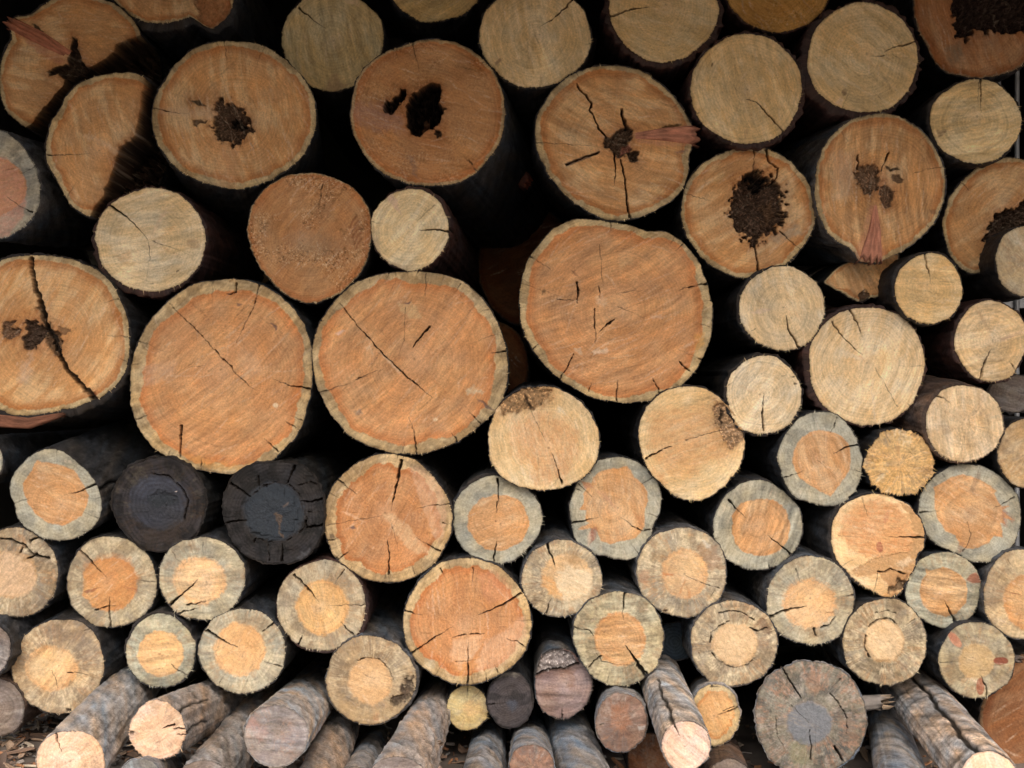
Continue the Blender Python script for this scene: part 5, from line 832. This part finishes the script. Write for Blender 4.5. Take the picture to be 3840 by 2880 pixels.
# -- small bottom logs
log('smallest tan round log, directly below the large bottom centre orange log', 1009, 1530, 45, 49, k='P', y=.0, saw=10, sawk=.03, mot=.25, bt=2, chk=2, fz=1.2, tint=(.78, .78, .62), cr=[(T(1, 3, 1775, 975, 1778, 1080), 1.4, .7), (T(1, 3, 1890, 1010, 1840, 1075), 1.6, .6)],
    pa=[(el(1018, 1530, 20, 18), (.62, .38, .17), .5, 7, 0, 'heartwood', 5)])
log('small dark slate log with a short crack on its left, bottom centre', 1102, 1513, 49, 61, k='D', y=-.02, saw=-10, sawk=.08, heart=(1107, 1522, 9, 10), bt=3, bark='grey', chk=3, fz=.6, name='charred_log', tint=(2.3, 2.2, 2.3), rs=4, cr=[(T(1, 3, 1940, 1135, 2020, 1125, 2110, 1115), 3, 1)],
    pa=[(T(1, 3, 1990, 900, 2080, 870, 2200, 880, 2200, 900, 2060, 910), (.26, .23, .19), .6, 4, 0, None, 5)])
log('purplish brown log with fine level saw lines and a stepped upper edge, bottom centre', 1217, 1483, k='W', y=-.03, saw=0, sawk=.16, bt=2, chk=2, fz=2, bark='slate', sm=3, tint=(1.0, .84, .86),
    poly=[(1215, 1402), (1240, 1412), (1252, 1432), (1272, 1443), (1278, 1465), (1276, 1495), (1262, 1525), (1240, 1545), (1213, 1553), (1185, 1545), (1165, 1525), (1158, 1495), (1157, 1465), (1162, 1440), (1170, 1418), (1190, 1405)],
    cr=[(T(2, 3, 460, 1250, 460, 1160), 2.4, .7), (T(2, 3, 240, 880, 350, 850, 480, 840, 560, 810, 600, 790), 3, 4)],
    pa=[(T(2, 3, 230, 880, 250, 780, 320, 690, 430, 660, 520, 690, 570, 750, 590, 790, 500, 840, 350, 850), (.22, .20, .19), .75, 2, 12, 'outer_step', 2), (T(2, 3, 500, 860, 570, 850, 580, 1000, 520, 1020), (.26, .14, .09), .5, 5, 0, None, 6)])
log('brown weathered log end pointing slightly down, left of the long pale faced log', 1342, 1560, 56, 63, k='W', y=-.17, at0=(1340, 1540, 53), saw=-8, sawk=.05, bt=2, chk=3, fz=1.2, bark='slate', mot=.5, tint=(1.15, .85, .72), L=.95, rough=1.6,
    cr=[(T(2, 3, 770, 1300, 840, 1290), 2)], pa=[(T(2, 3, 900, 1150, 1000, 1130, 1030, 1300, 930, 1370, 860, 1290), (.34, .15, .08), .55, 6, 0, 'heartwood', 7), (T(2, 3, 1090, 1320, 1150, 1310, 1140, 1350, 1095, 1350), (.6, .58, .55), .7, 2, 0, None, 3)])
log('grey barked log sticking far out with bright cream face and split bark', 1481, 1612, 53, 54, k='P', y=-.40, at0=(1432, 1484, 45), saw=40, sawk=.12, bt=3, chk=0, fz=.8, bark='pale', tint=(.86, .78, 1.0), L=1.1, bands=.5, bcr=[(-118, 0, .42, 7)],
    cr=[(T(2, 3, 1370, 1250, 1400, 1320, 1435, 1390), 4, 1.4)], bump=.6)
log('orange yellow log with a split on its right, behind the cream faced log', 1545, 1544, 53, 66, k='O', ring=14, y=-.08, saw=60, sawk=.03, bt=2, bdir=(-110, 5), bark='pale', chk=2, fz=1.5, hc=(.60, .34, .15), tint=(1.0, 1.0, 1.0),
    cr=[(T(2, 3, 1920, 1155, 1850, 1190, 1760, 1215), 3.4, 1), (T(2, 3, 1880, 1150, 1790, 1190), 2, 1), (T(2, 3, 1700, 985, 1770, 985), 2.4, 1)], at0=(1543, 1538, 52))
log('large grey brown weathered log with a blue grey heart, bottom right', 1752, 1548, k='W', y=-.08, heart=(1748, 1562, 50, 48), saw=20, sawk=.03, bt=4, bark='slate', chk=2, fz=.4, mot=.9, tint=(.98, 1.03, 1.0), sm=6, rs=6, at0=(1752, 1535, 108),
    poly=[(1748, 1430), (1790, 1435), (1828, 1458), (1856, 1495), (1870, 1540), (1872, 1575), (1858, 1610), (1835, 1640), (1800, 1662), (1755, 1672), (1710, 1668), (1672, 1648), (1648, 1612), (1634, 1570), (1632, 1530), (1645, 1485), (1675, 1450), (1710, 1435)],
    cr=[(T(3, 3, 200, 810, 250, 900, 310, 990, 360, 1070), 3.6, 2.4), (T(3, 3, 600, 1040, 680, 1120, 740, 1240, 740, 1370), 2, 1.6), (T(3, 3, 430, 1350, 450, 1480, 445, 1590), 1.6, 3), (T(3, 3, 640, 1480, 690, 1560, 715, 1600), 4, 3.4), (T(3, 3, 280, 1140, 360, 1220, 430, 1280), 1.4, 1), (T(3, 3, 150, 1240, 170, 1400, 230, 1500), 1.6, 1), (T(3, 3, 690, 920, 600, 1010), 1.6, 1)],
    pa=[(el(1748, 1562, 48, 46), (.165, .18, .205), .85, 4, -1, None, 4), (T(3, 3, 380, 900, 480, 860, 560, 980, 480, 1040, 400, 1020), (.34, .19, .12), .6, 6, 0, None, 8), (T(3, 3, 280, 1440, 400, 1440, 440, 1600, 350, 1659, 270, 1580), (.25, .25, .14), .5, 8, 0, None, 8), (T(3, 3, 650, 1200, 800, 1260, 850, 1400, 720, 1420), (.28, .17, .11), .5, 8, 0, None, 9), (T(3, 3, 560, 1050, 640, 1060, 640, 1140, 580, 1120), (.42, .38, .33), .5, 4, 0, None, 6)],
    stubs=[(-9, .10, 15, 50, (.30, .22, .15))])
log('long log with one deep crack along its ringed bark, bottom right corner', 2135, 1690, 66, 66, k='P', y=-.45, at0=(1992, 1518, 52), saw=70, bt=3, bark='tan', chk=0, bcr=[(-112, 0, .95, 12)], L=1.2, bump=.7, tint=(.98, .90, 1.1), bands=.7, tilt=(0, -.9))
log('smooth grey barked log at the bottom edge, left of the deeply cracked log', 1962, 1735, 62, 62, k='W', y=-.38, at0=(1928, 1612, 46), bt=2, bark='slate', chk=0, L=1.1, bump=.5)
log('huge reddish brown log end in shade, bottom right corner', 2275, 1560, 155, 165, k='O', ring=5, y=.10, saw=-35, sawk=.08, bt=4, chk=3, fz=.2, tint=(.42, .33, .32), lean=(.05, 0))  # low tint paints the shade into this face
log('grey brown log under the orange yellow one, cut by the bottom edge', 1575, 1690, 48, 50, k='W', y=-.25, at0=(1562, 1642, 42), bark='brown', bt=2, chk=0, L=1.0)
log('dim brown log in the gap left of the cream faced log, bottom edge', 1402, 1640, 46, 56, k='W', y=.05, bark='dark', bt=2, chk=2, tint=(1.1, .6, .35), mot=.3)
log('grey barked log running out under the purplish brown one, bottom edge centre right', 1283, 1745, 62, 62, k='W', y=-.36, at0=(1243, 1622, 50), bark='slate', bt=2, chk=0, L=1.1)
log('brown faced log with rounded bark, bottom edge below the small dark slate log', 1148, 1662, 49, 55, k='W', y=-.28, at0=(1146, 1618, 42), bark='slate', bt=2, chk=2, mot=.6, tint=(1.1, .8, .68), L=1.0)
log('grey log with a chipped rim running down below the smallest round log, bottom edge', 1040, 1715, 50, 52, k='W', y=-.32, at0=(1050, 1634, 40), bark='slate', bt=2, chk=0, L=1.0, bump=1.2)
log('thick rough brown log slanting out of the bottom edge, left of centre', 858, 1700, 66, 66, k='W', y=-.48, at0=(928, 1550, 43), bark='tan', bt=3, chk=0, L=1.2, bump=1.5, stubs=[(-20, .28, 7, 6, (.2, .14, .1)), (15, .22, 6, 7, (.3, .2, .15))])
log('grey log mostly hidden at the bottom edge, left of the thick slanting brown log', 765, 1700, 42, 42, k='W', y=-.25, at0=(790, 1650, 37), bark='slate', bt=2, chk=0, L=.95)
log('grey log sticking out with a purplish slanted cut face, bottom left', 596, 1590, 69, 66, k='W', y=-.36, at0=(655, 1522, 57), bark='pale', bt=3, chk=0, saw=3, sawk=.17, mot=.25, tint=(.98, 1.02, 1.10), tilt=(0, -1.1), L=1.1, bump=.6, fz=.8,
    pa=[(T(0, 3, 2040, 1260, 2130, 1250, 2140, 1330, 2060, 1330), (.36, .20, .17), .5, 5, 0, None, 8), (T(1, 3, 10, 1330, 120, 1280, 130, 1380, 40, 1460), (.34, .19, .16), .4, 6, 0, None, 8)])
log('brown barked log low behind the purplish faced one, bottom left', 668, 1745, 50, 50, k='W', y=-.38, at0=(722, 1606, 41), bark='tan', bt=2, chk=0, L=1.0, bump=1.3)
log('reddish brown rough log at the bottom edge, right of the cream faced stub', 440, 1705, 64, 62, k='W', y=-.36, at0=(520, 1590, 50), bark='tan', bt=3, chk=0, L=1.1, bump=1.5)
log('short brown log sticking out with a cream crumbly face, bottom left', 340, 1579, 61, 65, k='P', y=-.34, at0=(440, 1532, 52), bark='tan', bt=2, chk=4, fz=1, mot=.2, saw=-30, sawk=.04, dust=.4, tint=(1.0, .88, 1.05), L=1.05, bump=.8, bcr=[(-45, 0, .3, 6), (0, 0, .22, 4)], rough=1.8,
    cr=[(T(0, 3, 1440, 1305, 1390, 1315, 1345, 1330), 4, 1), (T(0, 3, 1540, 1335, 1445, 1335), 3, 2), (T(0, 3, 1540, 1385, 1470, 1382), 2.4, 1.4)],
    pa=[(T(0, 3, 1200, 1220, 1320, 1210, 1440, 1290, 1440, 1400, 1340, 1460, 1220, 1440, 1170, 1340), (.66, .42, .27), .6, 5, 0, 'heartwood', 6), (T(0, 3, 1070, 1350, 1110, 1355, 1105, 1390, 1070, 1385), (.04, .025, .015), .85, 2, 5, None, 3), (T(0, 3, 1230, 1110, 1400, 1120, 1440, 1180, 1300, 1190), (.42, .28, .15), .5, 5, 0, None, 8)])
log('long grey barked log slanting towards the bottom left with a cream sawn face', 152, 1648, 75, 70, k='P', y=-.42, at0=(262, 1513, 57), bark='pale', bt=3, chk=0, saw=-40, sawk=.06, dust=.5, tint=(1.0, .88, 1.02), L=1.15, bump=.8, fz=.8,
    cr=[(T(0, 3, 460, 1375, 480, 1450, 510, 1530), 3.6, 1)], pa=[(el(122, 1660, 20, 18), (.62, .33, .20), .5, 8, 0, 'heartwood', 6)])
log('brown grey log end low at the left edge, beside the bark litter', -8, 1530, 60, 62, k='W', y=-.06, bark='brown', bt=3, chk=1, lean=(.03, .03), L=.9)
log('dark rough barked log sliver at the left edge, left of the brownish tan log', -30, 1402, 52, 60, k='W', y=-.10, bark='grey', bt=5, chk=0, lean=(.08, .03), bump=1.8)
log('smooth blue grey log end just rising above the bottom edge, left', 300, 1690, 50, 50, k='W', y=-.44, bark='slate', bt=2, chk=0, L=.5, tint=(.9, 1.1, 1.25), at0=(360, 1665, 44))
log('dim tan log far back in the gap above the leftmost very large log', 505, 575, 85, 60, k='P', y=.75, tint=(.6, .5, .4), bt=4, chk=1)  # dimness of the deep gap painted in through the tint
log('dim grey green log far back below the tan cracked log, left gap', 232, 520, 48, 80, k='G', y=.7, tint=(.6, .6, .6), bt=4, chk=2, heart=(250, 520, 30, 40))  # evenly lowered tint stands in for shade in the gap
log('shadowed brown log in the gap left of the leftmost very large log', 300, 960, 62, 80, k='O', ring=4, y=.6, tint=(.6, .5, .45), bt=4, chk=1)  # shadow painted into the face by its lowered tint
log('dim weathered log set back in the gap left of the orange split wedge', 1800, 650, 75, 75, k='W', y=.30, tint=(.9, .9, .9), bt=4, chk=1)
log('shiny dark grey log deep in the gap above the cream faced log', 1460, 1385, 55, 40, k='D', y=.14, bark='slate', bt=3, chk=0, tint=(1.6, 2, 2.1), lean=(.3, -.1), L=.6)
log('dark grey log set back in the gap at the right edge, above the speckled one', 2190, 850, 55, 40, L=.42, k='W', y=.12, bark='grey', bt=5, chk=1, tint=(.7, .7, .7))

# ---------------------------------------------------------------- torn wood standing proud of three cut faces
def splinter(root, y, pts, widths, color, h, sd, pname='splinter'):
    R = np.random.RandomState(sd); n, m = 40, 13
    P = np.array(pts, float); f = np.linspace(0, len(P) - 1, n); cxs = np.interp(f, range(len(P)), P[:, 0]); cys = np.interp(f, range(len(P)), P[:, 1])
    ws = np.interp(f, range(len(P)), widths)
    d = np.stack([np.gradient(cxs), np.gradient(cys)], 1); d /= np.linalg.norm(d, axis=1)[:, None]
    nrm = np.stack([-d[:, 1], d[:, 0]], 1); endj = np.array([R.uniform(-9, 7) if j % 3 else R.uniform(2, 12) for j in range(m)])
    V, C, S = [], [], []
    sc = (D + y) / D / 1000
    for i in range(n):
        g = i / (n - 1)
        for j in range(m):
            q = (j / (m - 1) - .5)
            ex = endj[j] * g ** 6
            x = cxs[i] + nrm[i, 0] * q * ws[i] + d[i, 0] * ex; yy = cys[i] + nrm[i, 1] * q * ws[i] + d[i, 1] * ex
            rid = float(fbm(np.array([q * 7.0]), np.array([g * 1.6]), sd, 3)[0])
            hh = (h * (g ** .8) * (1 - abs(2 * q) ** 3) * (.75 + .6 * rid)) if 0 < j < m - 1 else -8
            V.append(((x - 1106) * sc, y - hh / 1000, (829.5 - yy) * sc))
            tone = 1 + .55 * float(fbm(np.array([q * 9.0]), np.array([g * 5.0]), sd + 5, 4, .7)[0])
            c = np.array(color) * tone
            if g > .93: c = c * .6
            C.append(np.clip(c, .01, .8)); S.append((x / 1000, yy / 1000, 0))
    for j in range(m):
        v = V[(n - 1) * m + j]; V.append((v[0], v[1] + (h + 14) / 1000, v[2])); C.append(np.array(color) * .35); S.append((v[0], v[2], .01))
    Q = [(i * m + j, (i + 1) * m + j, (i + 1) * m + j + 1, i * m + j + 1) for i in range(n) for j in range(m - 1)]
    V = np.array(V) - np.array(root.location)
    link(pname, raw_mesh(pname, V, np.array(Q), np.zeros((0, 3), int), np.array(C), np.array(S), WOOD), root)
def find(word): return [o for o in LOGS if word in o['label']][0]
splinter(find('zigzag'), -.01, [(1372, 293), (1430, 290), (1502, 292)], [15, 30, 46], (.46, .20, .125), 16, 11)
splinter(find('like a face'), -.02, [(1891, 442), (1889, 500), (1881, 562)], [7, 30, 56], (.47, .205, .13), 18, 12)
splinter(find('star shaped'), .05, [(150, 118), (90, 84), (24, 50)], [20, 32, 30], (.42, .16, .09), 18, 13)

splinter(find('thick black crack through'), -.03, [(-10, 908), (60, 914), (135, 896)], [30, 26, 10], (.20, .085, .05), 5, 14, 'peeling_bark')

# ---------------------------------------------------------------- loose bark litter on the ground
def litter():
    R = np.random.RandomState(3)
    V, Q, C = [], [], []
    cols = [(.38, .27, .19), (.26, .17, .12), (.14, .10, .08), (.55, .46, .36), (.26, .25, .24), (.42, .21, .11), (.36, .32, .29)]
    def flake(x, y, ln, wd, c):
        z = float(ground_h(np.array([x]), np.array([y]))[0]) + R.uniform(.001, .014)
        q = R.rand() * 6.28; til = R.uniform(-.5, .5); ti2 = R.uniform(-.5, .5)
        d = np.array([math.cos(q), math.sin(q), til]); e = np.array([-math.sin(q), math.cos(q), ti2])
        u = np.cross(d, e); u /= np.linalg.norm(u); th = R.uniform(.0008, .003)
        b = len(V); o = np.array([x, y, z])
        ring = [(-1, -.5), (-.3, -1), (.7, -.8), (1, .2), (.4, 1), (-.7, .8)]
        ring = [(p[0] * (1 + .3 * R.randn()), p[1] * (1 + .3 * R.randn())) for p in ring]
        for s_ in (1, -1):
            for p in ring:
                V.append(o + d * ln * p[0] + e * wd * p[1] + u * (th * s_ + .15 * wd * p[1] ** 2)); C.append(np.array(c) * R.uniform(.7, 1.25))
        Q.extend([(b, b + 1, b + 2, b + 3), (b, b + 3, b + 4, b + 5), (b + 9, b + 8, b + 7, b + 6), (b + 11, b + 10, b + 9, b + 6)])
        for i in range(6): Q.append((b + i, b + 6 + i, b + 6 + (i + 1) % 6, b + (i + 1) % 6))
    for i in range(3800):
        if R.rand() < .6: x, y = R.normal(-1.18, .30), R.normal(0, .33)
        else: x, y = R.uniform(-1.5, 1.5), R.uniform(-.6, .5)
        s_ = R.uniform(.3, 1) ** 1.5
        flake(x, y, .019 * s_ * (2 if R.rand() < .1 else 1), .009 * s_ * (.4 if R.rand() < .35 else 1), cols[R.randint(len(cols))])
    V = np.array(V); me = raw_mesh('bark_litter', V, np.array(Q), np.zeros((0, 3), int), np.clip(np.array(C), .01, .8), V, WOOD)
    me.polygons.foreach_set('use_smooth', np.zeros(len(me.polygons), bool))
    o = link('bark_litter', me)
    o['kind'] = 'stuff'; o['label'] = 'loose bark chips and wood crumbs on the ground under the logs'; o['category'] = 'litter'
litter()
